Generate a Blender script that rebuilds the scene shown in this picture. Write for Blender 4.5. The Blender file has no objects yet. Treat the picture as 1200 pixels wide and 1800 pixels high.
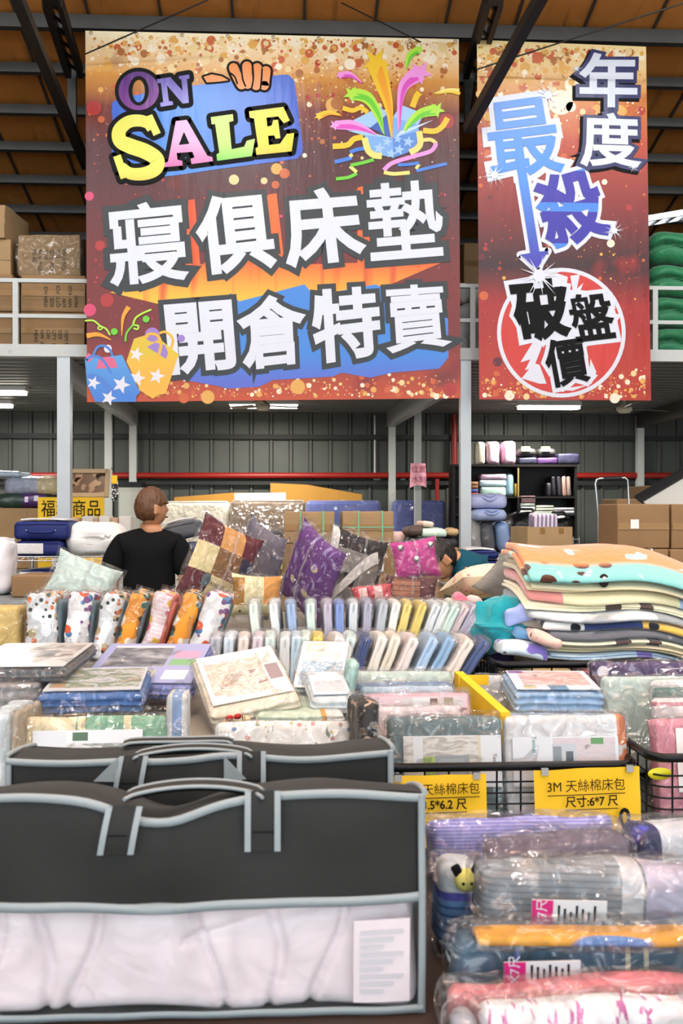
import bpy, math, random
from mathutils import Vector, Matrix, Euler, noise
R=math.radians; PI=math.pi
S=bpy.context.scene; COL=S.collection
random.seed(7)
# ---------------- camera, world, lights, exposure ----------------
YAW=R(3); F=1750.0; CZ=1.6
cam=bpy.data.cameras.new('camera'); cam.lens=35; cam.sensor_width=36; cam.clip_start=.05
cam.dof.use_dof=True; cam.dof.focus_distance=4.6; cam.dof.aperture_fstop=7.1
camo=bpy.data.objects.new('camera',cam); COL.objects.link(camo)
camo.location=(0,0,CZ); camo.rotation_euler=(PI/2,0,-YAW); S.camera=camo
wd=bpy.data.worlds.new('daylight'); S.world=wd; wd.use_nodes=True
wd.node_tree.nodes['Background'].inputs[0].default_value=(.86,.94,1,1)
wd.node_tree.nodes['Background'].inputs[1].default_value=2.3
S.view_settings.view_transform='Standard'; S.view_settings.look='None'
S.view_settings.gamma=1; S.view_settings.use_curve_mapping=False
S.view_settings.exposure=0.35
S.cycles.transparent_max_bounces=32; S.cycles.max_bounces=8; S.cycles.caustics_reflective=False; S.cycles.caustics_refractive=False
def area(loc,sx,sy,e,col=(1,.97,.92),rot=(0,0,0)):
    l=bpy.data.lights.new('lamp','AREA'); l.shape='RECTANGLE'; l.size=sx; l.size_y=sy; l.energy=e; l.color=col
    o=bpy.data.objects.new('lamp_or_fill_light',l); COL.objects.link(o); o.location=loc; o.rotation_euler=rot; return o
HALL=[(x,y) for y in (-2.2,-.2,1.8,3.9,6.2) for x in (-3.6,-.6,2.4,5.2)]
for x,y in HALL:
    area((x,y,5.5-.25*(y-8)-.45),1.25,.09,30,(.93,.985,1)); area((x,y,5.5-.25*(y-8)-.42),1.25,.2,9 if y>6 else 46,(.95,.98,1),(PI,0,0))  # unseen hall lamps shine down; upward fill lights added to brighten the roof
# ---------------- helpers ----------------
def W(px,py,Y):
    u=(px-600)/F; d=(math.sin(YAW)+u*math.cos(YAW),math.cos(YAW)-u*math.sin(YAW),(900-py)/F); t=Y/d[1]
    return Vector((d[0]*t,Y,CZ+d[2]*t))
def WZ(px,py,z):
    u=(px-600)/F; d=(math.sin(YAW)+u*math.cos(YAW),math.cos(YAW)-u*math.sin(YAW),(900-py)/F); t=(z-CZ)/d[2]
    return Vector((d[0]*t,d[1]*t,z))
def lin(c):
    if isinstance(c,str): c=tuple(int(c[i:i+2],16) for i in (0,2,4))
    return tuple(((v/255)/12.92 if v/255<=.04045 else ((v/255+.055)/1.055)**2.4) for v in c[:3])+(1,)
class NT:
    def __init__(s,m): s.t=m.node_tree; s.n=s.t.nodes
    def new(s,k,**kw):
        n=s.n.new(k)
        for a,b in kw.items(): setattr(n,a,b)
        return n
    def link(s,a,b): s.t.links.new(a,b)
    def math(s,op,a,b=None,c=None):
        n=s.new('ShaderNodeMath',operation=op)
        for i,v in enumerate((a,b,c)):
            if v is None: continue
            if isinstance(v,(int,float)): n.inputs[i].default_value=v
            else: s.link(v,n.inputs[i])
        return n.outputs[0]
    def mix(s,f,a,b):
        n=s.new('ShaderNodeMix',data_type='RGBA')
        for i,v in ((0,f),(6,a),(7,b)):
            if isinstance(v,(int,float)): n.inputs[i].default_value=v
            elif isinstance(v,tuple): n.inputs[i].default_value=v
            else: s.link(v,n.inputs[i])
        return n.outputs[2]
MATS={}
def M(name,col='888888',rough=.6,spec=.4,metal=0,coat=0,coatr=.12,bump=0,bs=40,var=0,vs=6,pat=(),co='Object',sheen=0,emit=0,transl=0,tint=False,bd=.02,aniso=(1,1,1)):
    if name in MATS: return MATS[name]
    m=bpy.data.materials.new(name); m.use_nodes=True; t=NT(m); b=t.n['Principled BSDF']
    tc=t.new('ShaderNodeTexCoord'); C={'Object':tc.outputs['Object'],'Generated':tc.outputs['Generated']}
    def mapped(c,sc):
        v=t.new('ShaderNodeVectorMath',operation='MULTIPLY'); t.link(C[c],v.inputs[0]); v.inputs[1].default_value=sc if isinstance(sc,tuple) else (sc,)*3
        return v.outputs[0]
    def axis(c,a):
        s=t.new('ShaderNodeSeparateXYZ'); t.link(C[c],s.inputs[0]); return s.outputs['xyz'.index(a)]
    def noi(c,sc,det=2.,dist=0):
        n=t.new('ShaderNodeTexNoise'); t.link(mapped(c,sc),n.inputs['Vector']); n.inputs['Scale'].default_value=1; n.inputs['Detail'].default_value=det; n.inputs['Distortion'].default_value=dist; return n.outputs['Fac']
    if tint:
        oi=t.new('ShaderNodeObjectInfo'); cur=oi.outputs['Color']
    else: cur=lin(col)
    for p in pat:
        k=p[0]; c=co
        if isinstance(p[-1],dict): c=p[-1].get('co',co); p=p[:-1]
        if k=='stripe':
            _,a,fr,du,cc=p; f=t.math('LESS_THAN',t.math('FRACT',t.math('ADD',t.math('MULTIPLY',axis(c,a),fr),50.37)),du); cur=t.mix(f,cur,lin(cc))
        elif k=='dots':
            _,sc,rad,cc=p; v=t.new('ShaderNodeTexVoronoi'); v.inputs['Scale'].default_value=1; v.inputs['Randomness'].default_value=.75; t.link(mapped(c,sc),v.inputs['Vector'])
            mr=t.math('SUBTRACT',rad,v.outputs['Distance']); f=t.math('MINIMUM',t.math('MAXIMUM',t.math('MULTIPLY',mr,30),0),1)
            if cc=='multi':
                h=t.new('ShaderNodeHueSaturation'); h.inputs['Saturation'].default_value=.9; h.inputs['Value'].default_value=.9; t.link(v.outputs['Color'],h.inputs['Color']); cur=t.mix(f,cur,h.outputs[0])
            else: cur=t.mix(f,cur,lin(cc))
        elif k=='blob':
            _,sc,thr,cc=p[:4]; f=t.math('MINIMUM',t.math('MAXIMUM',t.math('MULTIPLY',t.math('SUBTRACT',noi(c,sc,p[4] if len(p)>4 else 1.5,p[5] if len(p)>5 else 0),thr),p[6] if len(p)>6 else 40),0),1); cur=t.mix(f,cur,lin(cc))
        elif k=='check':
            _,sc,cc=p; v=t.new('ShaderNodeTexChecker'); v.inputs['Scale'].default_value=1; t.link(mapped(c,sc),v.inputs['Vector']); cur=t.mix(v.outputs['Fac'],cur,lin(cc))
        elif k=='rect':
            _,a,x0,x1,b2,y0,y1,cc=p; f=1
            fs=[t.math('GREATER_THAN',axis(c,a),x0),t.math('LESS_THAN',axis(c,a),x1),t.math('GREATER_THAN',axis(c,b2),y0),t.math('LESS_THAN',axis(c,b2),y1)]
            f=fs[0]
            for g in fs[1:]: f=t.math('MULTIPLY',f,g)
            cur=t.mix(f,cur,lin(cc))
        elif k=='band':
            _,a,x0,x1,cc=p; f=t.math('MULTIPLY',t.math('GREATER_THAN',axis(c,a),x0),t.math('LESS_THAN',axis(c,a),x1)); cur=t.mix(f,cur,lin(cc))
        elif k=='grad':
            _,a,x0,x1,cc=p; mr=t.new('ShaderNodeMapRange'); t.link(axis(c,a),mr.inputs[0]); mr.inputs[1].default_value=x0; mr.inputs[2].default_value=x1; cur=t.mix(mr.outputs[0],cur,lin(cc))
    if var:
        f=noi('Object',vs,4); d=t.math('MULTIPLY_ADD',f,var*2,1-var)
        v=t.new('ShaderNodeVectorMath',operation='SCALE')
        if isinstance(cur,tuple): v.inputs[0].default_value=cur[:3]
        else: t.link(cur,v.inputs[0])
        t.link(d,v.inputs['Scale']); cur=v.outputs[0]
    if isinstance(cur,tuple): b.inputs['Base Color'].default_value=cur
    else: t.link(cur,b.inputs['Base Color'])
    b.inputs['Roughness'].default_value=rough; b.inputs['Specular IOR Level'].default_value=spec; b.inputs['Metallic'].default_value=metal
    b.inputs['Coat Weight'].default_value=coat; b.inputs['Coat Roughness'].default_value=coatr; b.inputs['Sheen Weight'].default_value=sheen
    if emit: b.inputs['Emission Strength'].default_value=emit; b.inputs['Emission Color'].default_value=lin(col)
    if bump:
        bn=t.new('ShaderNodeBump'); bn.inputs['Strength'].default_value=bump; bn.inputs['Distance'].default_value=bd
        t.link(noi('Object',tuple(bs*q for q in aniso),3),bn.inputs['Height']); t.link(bn.outputs[0],b.inputs['Coat Normal'] if coat and bump<0 else b.inputs['Normal'])
        if coat: t.link(bn.outputs[0],b.inputs['Coat Normal'])
    if transl:
        tr=t.new('ShaderNodeBsdfTranslucent'); mx=t.new('ShaderNodeMixShader'); mx.inputs[0].default_value=transl
        if isinstance(cur,tuple): tr.inputs[0].default_value=cur
        else: t.link(cur,tr.inputs[0])
        t.link(b.outputs[0],mx.inputs[1]); t.link(tr.outputs[0],mx.inputs[2]); t.link(mx.outputs[0],t.n['Material Output'].inputs[0])
    MATS[name]=m; return m
def film(name,haze=.012,bump=1,bs=15,base=.085,tint='ffffff',rough=.1,bd=.035,k=.25):
    if name in MATS: return MATS[name]
    m=bpy.data.materials.new(name); m.use_nodes=True; t=NT(m); t.n.remove(t.n['Principled BSDF'])
    tc=t.new('ShaderNodeTexCoord'); n=t.new('ShaderNodeTexNoise',noise_type='RIDGED_MULTIFRACTAL'); n.inputs['Scale'].default_value=bs; n.inputs['Detail'].default_value=2; n.inputs['Distortion'].default_value=.9; n.inputs['Offset'].default_value=.9; n.inputs['Gain'].default_value=1.2; t.link(tc.outputs['Object'],n.inputs['Vector'])
    bn=t.new('ShaderNodeBump'); bn.inputs['Strength'].default_value=bump; bn.inputs['Distance'].default_value=bd; t.link(n.outputs['Fac'],bn.inputs['Height'])
    tr=t.new('ShaderNodeBsdfTransparent'); gl=t.new('ShaderNodeBsdfGlossy'); gl.inputs['Roughness'].default_value=rough; t.link(bn.outputs[0],gl.inputs['Normal'])
    tr.inputs[0].default_value=lin(tint)
    fr=t.new('ShaderNodeFresnel'); fr.inputs[0].default_value=1.5; t.link(bn.outputs[0],fr.inputs['Normal'])
    f=t.math('MINIMUM',t.math('ADD',t.math('MULTIPLY',fr.outputs[0],k),base),.35)
    mx=t.new('ShaderNodeMixShader'); t.link(f,mx.inputs[0]); t.link(tr.outputs[0],mx.inputs[1]); t.link(gl.outputs[0],mx.inputs[2]); out=mx.outputs[0]
    if haze:
        df=t.new('ShaderNodeBsdfDiffuse'); df.inputs[0].default_value=(.9,.92,.95,1); m2=t.new('ShaderNodeMixShader'); m2.inputs[0].default_value=haze
        t.link(out,m2.inputs[1]); t.link(df.outputs[0],m2.inputs[2]); out=m2.outputs[0]
    t.link(out,t.n['Material Output'].inputs[0]); MATS[name]=m; return m
FILM=film('clear_plastic_film'); FILMH=film('hazy_plastic_film',.05,1,18,.09)
class G:
    def __init__(s): s.v=[]; s.f=[]; s.m=[]; s.s=[]
    def add(s,vs,fs,mi=0,sm=False,T=None):
        o=len(s.v); s.v+= [tuple(T@Vector(v)) if T else tuple(v) for v in vs]
        s.f+=[tuple(o+i for i in f) for f in fs]; s.m+=[mi]*len(fs); s.s+=[sm]*len(fs); return s
    def box(s,c,d,mi=0,T=None,rot=None):
        x,y,z=(q/2 for q in d); vs=[Vector(p) for p in ((-x,-y,-z),(x,-y,-z),(x,y,-z),(-x,y,-z),(-x,-y,z),(x,-y,z),(x,y,z),(-x,y,z))]
        if rot: e=Euler(rot).to_matrix(); vs=[e@v for v in vs]
        vs=[v+Vector(c) for v in vs]
        return s.add(vs,[(0,3,2,1),(4,5,6,7),(0,1,5,4),(1,2,6,5),(2,3,7,6),(3,0,4,7)],mi,False,T)
    def beam(s,a,b,w,h,mi=0,up=(0,0,1)):
        a=Vector(a); b=Vector(b); d=b-a; L=d.length; z=d.normalized(); u=Vector(up); x=z.cross(u)
        if x.length<1e-4: x=z.cross(Vector((0,1,0)))
        x.normalize(); y=x.cross(z)
        Mx=Matrix((x,y,z)).transposed().to_4x4(); Mx.translation=(a+b)/2
        return s.box((0,0,0),(w,h,L),mi,Mx)
    def tube(s,path,r,n=8,mi=0,closed=False,cap=True,sm=True):
        P=[Vector(p) for p in path]; k=len(P); vs=[]; pu=None
        for i,p in enumerate(P):
            t=(P[(i+1)%k]-P[i-1]) if closed else (P[min(i+1,k-1)]-P[max(i-1,0)])
            t.normalize()
            if pu is None: pu=t.orthogonal().normalized()
            u=(pu-t*pu.dot(t)).normalized(); pu=u; w=t.cross(u); rr=r[i] if isinstance(r,(list,tuple)) else r
            vs+=[p+(u*math.cos(2*PI*j/n)+w*math.sin(2*PI*j/n))*rr for j in range(n)]
        fs=[]
        for i in range(k if closed else k-1):
            a=i*n; b=((i+1)%k)*n
            fs+=[(a+j,a+(j+1)%n,b+(j+1)%n,b+j) for j in range(n)]
        s.add(vs,fs,mi,sm)
        if cap and not closed: s.add([vs[j] for j in range(n)],[tuple(range(n-1,-1,-1))],mi); s.add([vs[(k-1)*n+j] for j in range(n)],[tuple(range(n))],mi)
        return s
    def ribbon(s,path,w,n=None,mi=0,T=None):   # flat strip in the xz plane of a print
        P=[Vector(p) for p in path]; vs=[]; k=len(P)
        for i,p in enumerate(P):
            t=(P[min(i+1,k-1)]-P[max(i-1,0)]).normalized(); q=Vector((-t.y,t.x,0)); ww=w[i] if isinstance(w,(list,tuple)) else w
            vs+=[p+q*ww/2,p-q*ww/2]
        return s.add(vs,[(2*i,2*i+1,2*i+3,2*i+2) for i in range(k-1)],mi,False,T)
    def soft(s,d,r,n=(4,4,2),fn=None,mi=0,T=None,seg=2):
        h=[q/2 for q in d]; r=min(r,*[q*.999 for q in h])
        def L(i):
            a=[h[i]-r+r*math.tan(PI/4*k/seg) for k in range(seg,-1,-1)]
            inn=[(h[i]-r)*(1-2*k/n[i]) for k in range(1,n[i])]
            return [-q for q in a]+[-q for q in inn]+a[::-1]
        Ls=[L(0),L(1),L(2)]; N=[len(l) for l in Ls]; idx={}; vs=[]; fs=[]
        def V(i,j,k):
            key=(i,j,k)
            if key not in idx:
                p=Vector((Ls[0][i],Ls[1][j],Ls[2][k])); q=Vector([max(-(h[a]-r),min(h[a]-r,p[a])) for a in range(3)]); e=p-q
                if e.length>1e-9: p=q+e.normalized()*r
                if fn: p=Vector(fn(p.x,p.y,p.z))
                idx[key]=len(vs); vs.append(p)
            return idx[key]
        a,b,c=N[0]-1,N[1]-1,N[2]-1
        for i in range(a):
            for j in range(b):
                fs.append((V(i,j,0),V(i,j+1,0),V(i+1,j+1,0),V(i+1,j,0))); fs.append((V(i,j,c),V(i+1,j,c),V(i+1,j+1,c),V(i,j+1,c)))
        for i in range(a):
            for k in range(c):
                fs.append((V(i,0,k),V(i+1,0,k),V(i+1,0,k+1),V(i,0,k+1))); fs.append((V(i,b,k),V(i,b,k+1),V(i+1,b,k+1),V(i+1,b,k)))
        for j in range(b):
            for k in range(c):
                fs.append((V(0,j,k),V(0,j,k+1),V(0,j+1,k+1),V(0,j+1,k))); fs.append((V(a,j,k),V(a,j+1,k),V(a,j+1,k+1),V(a,j,k+1)))
        return s.add(vs,fs,mi,True,T)
    def lathe(s,prof,n=16,mi=0,T=None,sm=True):
        vs=[(r*math.cos(2*PI*j/n),r*math.sin(2*PI*j/n),z) for r,z in prof for j in range(n)]
        fs=[(i*n+j,i*n+(j+1)%n,(i+1)*n+(j+1)%n,(i+1)*n+j) for i in range(len(prof)-1) for j in range(n)]
        return s.add(vs,fs,mi,sm,T)
    def sheet(s,nu,nv,fn,mi=0,T=None,sm=True):
        vs=[fn(i/nu,j/nv) for i in range(nu+1) for j in range(nv+1)]
        return s.add(vs,[(i*(nv+1)+j,(i+1)*(nv+1)+j,(i+1)*(nv+1)+j+1,i*(nv+1)+j+1) for i in range(nu) for j in range(nv)],mi,sm,T)
    def poly(s,pts,mi=0,T=None): return s.add([Vector((p[0],p[1],p[2] if len(p)>2 else 0)) for p in pts],[tuple(range(len(pts)))],mi,False,T)
    def mesh(s,name,mats):
        me=bpy.data.meshes.new(name); me.from_pydata(s.v,[],s.f); me.update()
        for m in (mats if isinstance(mats,(list,tuple)) else [mats]): me.materials.append(m)
        me.polygons.foreach_set('material_index',s.m); me.polygons.foreach_set('use_smooth',s.s); return me
    def obj(s,name,mats,parent=None,loc=(0,0,0),rot=(0,0,0),color=None):
        o=bpy.data.objects.new(name,s.mesh(name,mats)); COL.objects.link(o); o.location=loc; o.rotation_euler=rot
        if parent: o.parent=parent
        if color: o.color=lin(color)
        return o
def tag(o,label,cat,group=None,kind=None):
    o['label']=label; o['category']=cat
    if group: o['group']=group
    if kind: o['kind']=kind
    return o
def thing(name,label,cat,loc=(0,0,0),rot=(0,0,0),group=None):
    o=bpy.data.objects.new(name,None); COL.objects.link(o); o.location=loc; o.rotation_euler=rot; o.empty_display_size=.1
    return tag(o,label,cat,group)
def struct(o): o['kind']='structure'; return o
def copy_tree(o,parent=None):
    c=o.copy(); COL.objects.link(c)
    if parent: c.parent=parent
    for ch in list(o.children): copy_tree(ch,c)
    return c
def dup(o,label,loc,rot=None,color=None):
    c=copy_tree(o); c['label']=label; c.location=loc
    if rot is not None: c.rotation_euler=rot
    if color:
        c.color=lin(color)
        for ch in c.children_recursive: ch.color=lin(color)
    return c
def nz(p,s=1.,seed=0): return noise.noise(Vector((p[0]*s+seed*7.3,p[1]*s+seed*3.1,p[2]*s-seed*5.7)))
def textmesh(txt,size=1,bold=0,align='CENTER',sx=1,spacing=1.0):
    cu=bpy.data.curves.new('t','FONT'); cu.body=txt; cu.size=size; cu.align_x=align; cu.align_y='CENTER'; cu.space_line=spacing; cu.resolution_u=3
    if bold: cu.bevel_depth=bold*size; cu.bevel_resolution=0
    o=bpy.data.objects.new('t',cu); COL.objects.link(o); bpy.context.view_layer.update()
    me=bpy.data.meshes.new_from_object(o.evaluated_get(bpy.context.evaluated_depsgraph_get()))
    vs=[(v.co.x*sx,v.co.y,v.co.z) for v in me.vertices]; fs=[tuple(p.vertices) for p in me.polygons]
    bpy.data.objects.remove(o); bpy.data.curves.remove(cu); bpy.data.meshes.remove(me)
    return vs,fs
# ---------------- structure ----------------
Yb=12.4; Ym=8.0; ZD=2.83
concrete=M('concrete','8a8a86',.5,var=.15,vs=2)
G().box((0,3,-.05),(22,22,.1)).obj('floor',concrete)['kind']='structure'
siding=M('grey_green_metal_siding','50534e',.55,metal=.3,var=.18,vs=3,bump=.15,bs=4)
g=G(); pts=[]; x=-9.
while x<9.5:
    pts+=[(x,0),(x+.17,0),(x+.185,.028),(x+.215,.028),(x+.23,0)]; x+=.245
vs=[];
for (x,d) in pts: vs+=[(x,Yb-d,0),(x,Yb-d,6)]
g.add(vs,[(2*i,2*i+2,2*i+3,2*i+1) for i in range(len(pts)-1)])
g.box((0,Yb+.05,3),(18.6,.06,6))
struct(g.obj('wall_back',siding))
dark=M('dark_girt_steel','2c2d2c',.6,metal=.3,var=.2)
for z in (2.53,1.965,1.15,3.9): struct(G().box((0,Yb-.06,z),(18.4,.06,.06)).obj('trim_1',dark))
sidewall=M('side_wall_metal','6a6d68',.6,var=.1)
for sx in (-1,1): struct(G().box((sx*9.3,3,3.5),(.1,19,7)).obj('wall_left' if sx<0 else 'wall_right',sidewall))
def roofz(y): return 5.5-.25*(y-8)
rust=M('rust_orange_roof_sheet','cc8440',.6,spec=.3,pat=[('blob',(14,1.2,1),.58,'5e3a1e',5,.3,3),('blob',(3,3,3),.62,'e6a45e',4,0,4)],var=.22,vs=5)
seam=M('roof_seam_steel','4a4038',.6)
g=G(); g.beam((0,-7,roofz(-7)+.08),(0,Yb+.1,roofz(Yb+.1)+.08),18.8,.04)
x=-9
while x<9: g.beam((x,-7,roofz(-7)+.05),(x,Yb,roofz(Yb)+.05),.02,.03,1); x+=.57
struct(g.obj('ceiling',[rust,seam]))
steel=M('weathered_roof_steel','4d4b48',.55,metal=.3,var=.25,vs=5)
dsteel=M('dark_truss_steel','2a2624',.5,metal=.3,var=.25)
for i in range(-6,9):
    y=8.0+.54*i if i>0 else 8.0+1.2*i
    struct(G().box((0,y,roofz(y)-.02),(18.4,.07,.11 if i==0 else .08)).obj('beam',steel))
def mem(pa,Ya,pb,Y2,w,h,mat=None): return G().beam(W(*pa,Ya),W(*pb,Y2),w,h)
def truss(A,B,C,D,E,Fp):
    a=W(*A); b=W(*B); c=W(*C); d=W(*D)
    g=G(); g.beam(a,b,.075,.075); g.beam(a,a+(a-b)*1.2,.075,.075)
    g2=G(); g2.beam(c+Vector((-.05,0,0)),d+Vector((-.05,0,0)),.05,.1); g2.beam(c+Vector((.05,0,0)),d+Vector((.05,0,0)),.04,.1); g2.beam(c,c+(c-d)*2,.12,.1)
    for k in range(6):
        f=k/6; p=c.lerp(d,f); q=c.lerp(d,f+.16); g2.beam(p+Vector((-.05,0,.0)),q+Vector((.05,0,.0)),.02,.02)
    g3=G(); g3.beam(W(*E),W(*Fp),.07,.05)
    struct(g.obj('beam',dsteel)); struct(g2.obj('beam',dsteel)); struct(g3.obj('beam',steel))
truss((32,0,6.7),(152,292,8.9),(92,0,7.3),(131,128,8.3),(127,122,8.45),(127,240,8.45))
truss((948,0,6.7),(822,228,7.75),(868,0,7.3),(829,130,8.3),(823,130,8.45),(823,232,8.45))
# lattice girder right of the narrow banner and far left
g=G()
for (x0,x1,y0,y1,Y) in ((1100,1420,108,160,9.4),(-60,130,78,130,9.0)):
    g.beam(W(x0,y0,Y),W(x1,y0,Y),.04,.04); g.beam(W(x0,y1,Y),W(x1,y1,Y),.04,.04); n=9 if x0>0 else 5
    for k in range(n):
        p=x0+(x1-x0)*k/n; q=x0+(x1-x0)*(k+.5)/n; r=x0+(x1-x0)*(k+1)/n
        g.beam(W(p,y0,Y),W(q,y1,Y),.025,.025); g.beam(W(q,y1,Y),W(r,y0,Y),.025,.025)
struct(g.obj('beam',steel))
wire=M('bracing_wire','3a3a3a',.4,metal=.8)
g=G()
for a,b in (((365,0,7.2),(150,95,7.66)),((600,5,7.2),(826,117,8.2)),((1205,4,7.0),(838,122,7.7)),((838,122,7.75),(822,230,8.4))):
    g.tube([W(*a),W(*b)],.006,6)
struct(g.obj('trim_2',wire))
# mezzanine
galv=M('galvanised_steel','adb1b3',.4,metal=.35,var=.1,vs=4)
wpaint=M('white_painted_steel','b6b9b6',.45,var=.1,vs=3,pat=[('blob',9,.66,'9a8a72',4,0,8)])
deckm=M('deck_sheet','6f706c',.45,metal=.5,var=.15)
prof=[]; y=Ym+.05
while y<Yb: prof+=[(y,ZD),(y+.1,ZD),(y+.12,ZD+.05),(y+.18,ZD+.05),(y+.2,ZD)]; y+=.2
g=G(); vs=[]
for y,z in prof: vs+=[(-9,y,z),(9,y,z)]
g.add(vs,[(2*i,2*i+1,2*i+3,2*i+2) for i in range(len(prof)-1)]); g.box((0,(Ym+Yb)/2,ZD+.08),(18,Yb-Ym-.1,.02))
struct(g.obj('ceiling_mezzanine_deck',deckm))
struct(G().box((0,Ym,ZD+.045),(18,.08,.095)).obj('beam',wpaint))
def col(px,Y,z1,w,mat,d=None,z0=0,label=None):
    p=W(px,900,Y); g=G(); g.box((p.x,Y,(z0+z1)/2),(w,d or w,z1-z0)); g.box((p.x,Y,z0+.01),(w*1.8,(d or w)*1.8,.02)); return struct(g.obj('column',mat))
col(114,Ym+.02,ZD,.1,galv); col(817,Ym+.02,ZD,.085,galv); col(1500,Ym+.02,ZD,.1,galv)
for px in (234,688.5,1124): col(px,Yb-.13,ZD-.02,.085,wpaint)
for px in (190.5,734): col(px,11.3,ZD,.075,wpaint)
# deck beams front to back
for (a,b) in (((117,640),(236,755)),((815,640),(686,757)),((1430,640),(1124,757))):
    p=W(a[0],640,Ym+.1); q=W(b[0],640,Yb-.15); g=G(); g.beam((p.x,p.y,ZD-.09),(q.x,q.y,ZD-.09),.09,.18); struct(g.obj('beam',steel if a[0]>1000 else galv))
for z in (3.43,3.15): struct(G().box((0,Ym,z),(17.5,.04,.03)).obj('trim_3',wpaint))
for px in (28,165,830,1150,1290,-120):
    p=W(px,560,Ym); struct(G().box((p.x,Ym,(3.445+2.9)/2),(.042,.042,.545)).obj('trim_4',wpaint))
# pipes and conduits on the back wall
redp=M('red_fire_pipe','8f2018',.4,var=.1)
zp=W(600,836,Yb).z
def pipe(name,path,r,mat,label,cat='pipe'): return tag(G().tube(path,r,10).obj(name,mat),label,cat)
pipe('fire_pipe',[W(-90,836,Yb-.13),W(1300,836,Yb-.13)],.038,redp,'long red fire pipe running along the dark corrugated back wall')
pipe('fire_pipe_riser',[W(798,832.6,Yb-.13)+Vector((0,0,.016)),W(798,728,Yb-.13)],.038,redp,'red vertical riser pipe rising from the fire pipe beside the grey post')
pipe('fire_pipe_drop',[W(768,842,Yb-.13),W(768,1000,Yb-.13)],.028,redp,'short red drop pipe going down from the fire pipe behind the pink notice')
cond=M('white_conduit','c8c8c4',.5)
pipe('conduit',[W(658.5,730,Yb-.05),W(658.5,838,Yb-.05)],.012,cond,'thin white conduit running down the wall to a junction box','conduit')
for i,(px,py,w,l) in enumerate(((662,843,.085,'white junction box below the thin white conduit'),(708,841,.06,'small grey switch box left of the pink notice post'),(722,845,.06,'small white switch box just beside the pink notice post'))):
    p=W(px,py,Yb-.06); tag(G().soft((w,.05,w),.006,(1,1,1)).obj('junction_box',cond,None,p),l,'junction box')
# lamps and fans under the deck
lampm=M('lit_tube','fff6e6',.4,emit=9); lampw=M('lamp_housing','d8d8d4',.5)
def tube_light(px,py,L,label,pw=28,n=2):
    z=ZD-.05; p=WZ(px,py,z); t=thing('fluorescent_light',label,'ceiling light',p)
    G().box((0,0,.03),(L+.03,.16,.045)).obj('housing',lampw,t)
    for s in ((-.045,.045) if n==2 else (0,)): G().tube([(-L/2,s,-.012),(L/2,s,-.012)],.017,8).obj('tube',lampm,t)
    area((p.x,p.y,z-.04),L,.12,pw*1.8,(1,.95,.86)); return t
tube_light(432,713,.34,'fluorescent light left of the small fan under the large banner',16)
tube_light(495,713,.34,'fluorescent light right of the small fan under the large banner',16)
tube_light(964,715,.68,'bright fluorescent light under the narrow banner',34)
tube_light(4,689,.45,'bright fluorescent light under the deck at the far left front',24)
tube_light(-4,712,.3,'smaller fluorescent light farther back under the deck at the far left',18)
for px,py,e in ((215,716,24),(700,716,20),(1230,700,16)): tube_light(px,py,.6,'fluorescent light hidden behind a deck beam',e) if False else None
fanm=M('cream_fan_plastic','d8cfb8',.4); blade=M('dark_fan_blade','6b6558',.5)
def fan(px,py,Y,label,bl):
    p=W(px,py,Y); t=thing('ceiling_fan',label,'ceiling fan',(p.x,Y,p.z))
    H=ZD-p.z
    G().tube([(0,0,0),(0,0,H)],.012,8).obj('rod',fanm,t)
    G().lathe([(.0,-.045),(.05,-.045),(.075,-.02),(.075,.01),(.045,.03),(.02,.06),(.0,.06)],20).obj('motor',fanm,t)
    G().lathe([(.0,H),(.035,H),(.035,H-.03),(.0,H-.04)],14).obj('canopy_cap',fanm,t)
    for k in range(3):
        a=2*PI*k/3+.4; m=Matrix.Rotation(a,4,'Z'); g=G(); g.box((.1+bl/2,0,.0),(bl,.085,.008),0,m@Matrix.Rotation(.2,4,'X')); g.box((.1,0,0),(.1,.025,.01),0,m); g.obj('blade',blade,t)
fan(1097,718,9.6,'cream ceiling fan beside the light under the narrow banner',.42)
fan(462,713,9.9,'cream ceiling fan hub between two lights under the large banner',.3)
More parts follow.
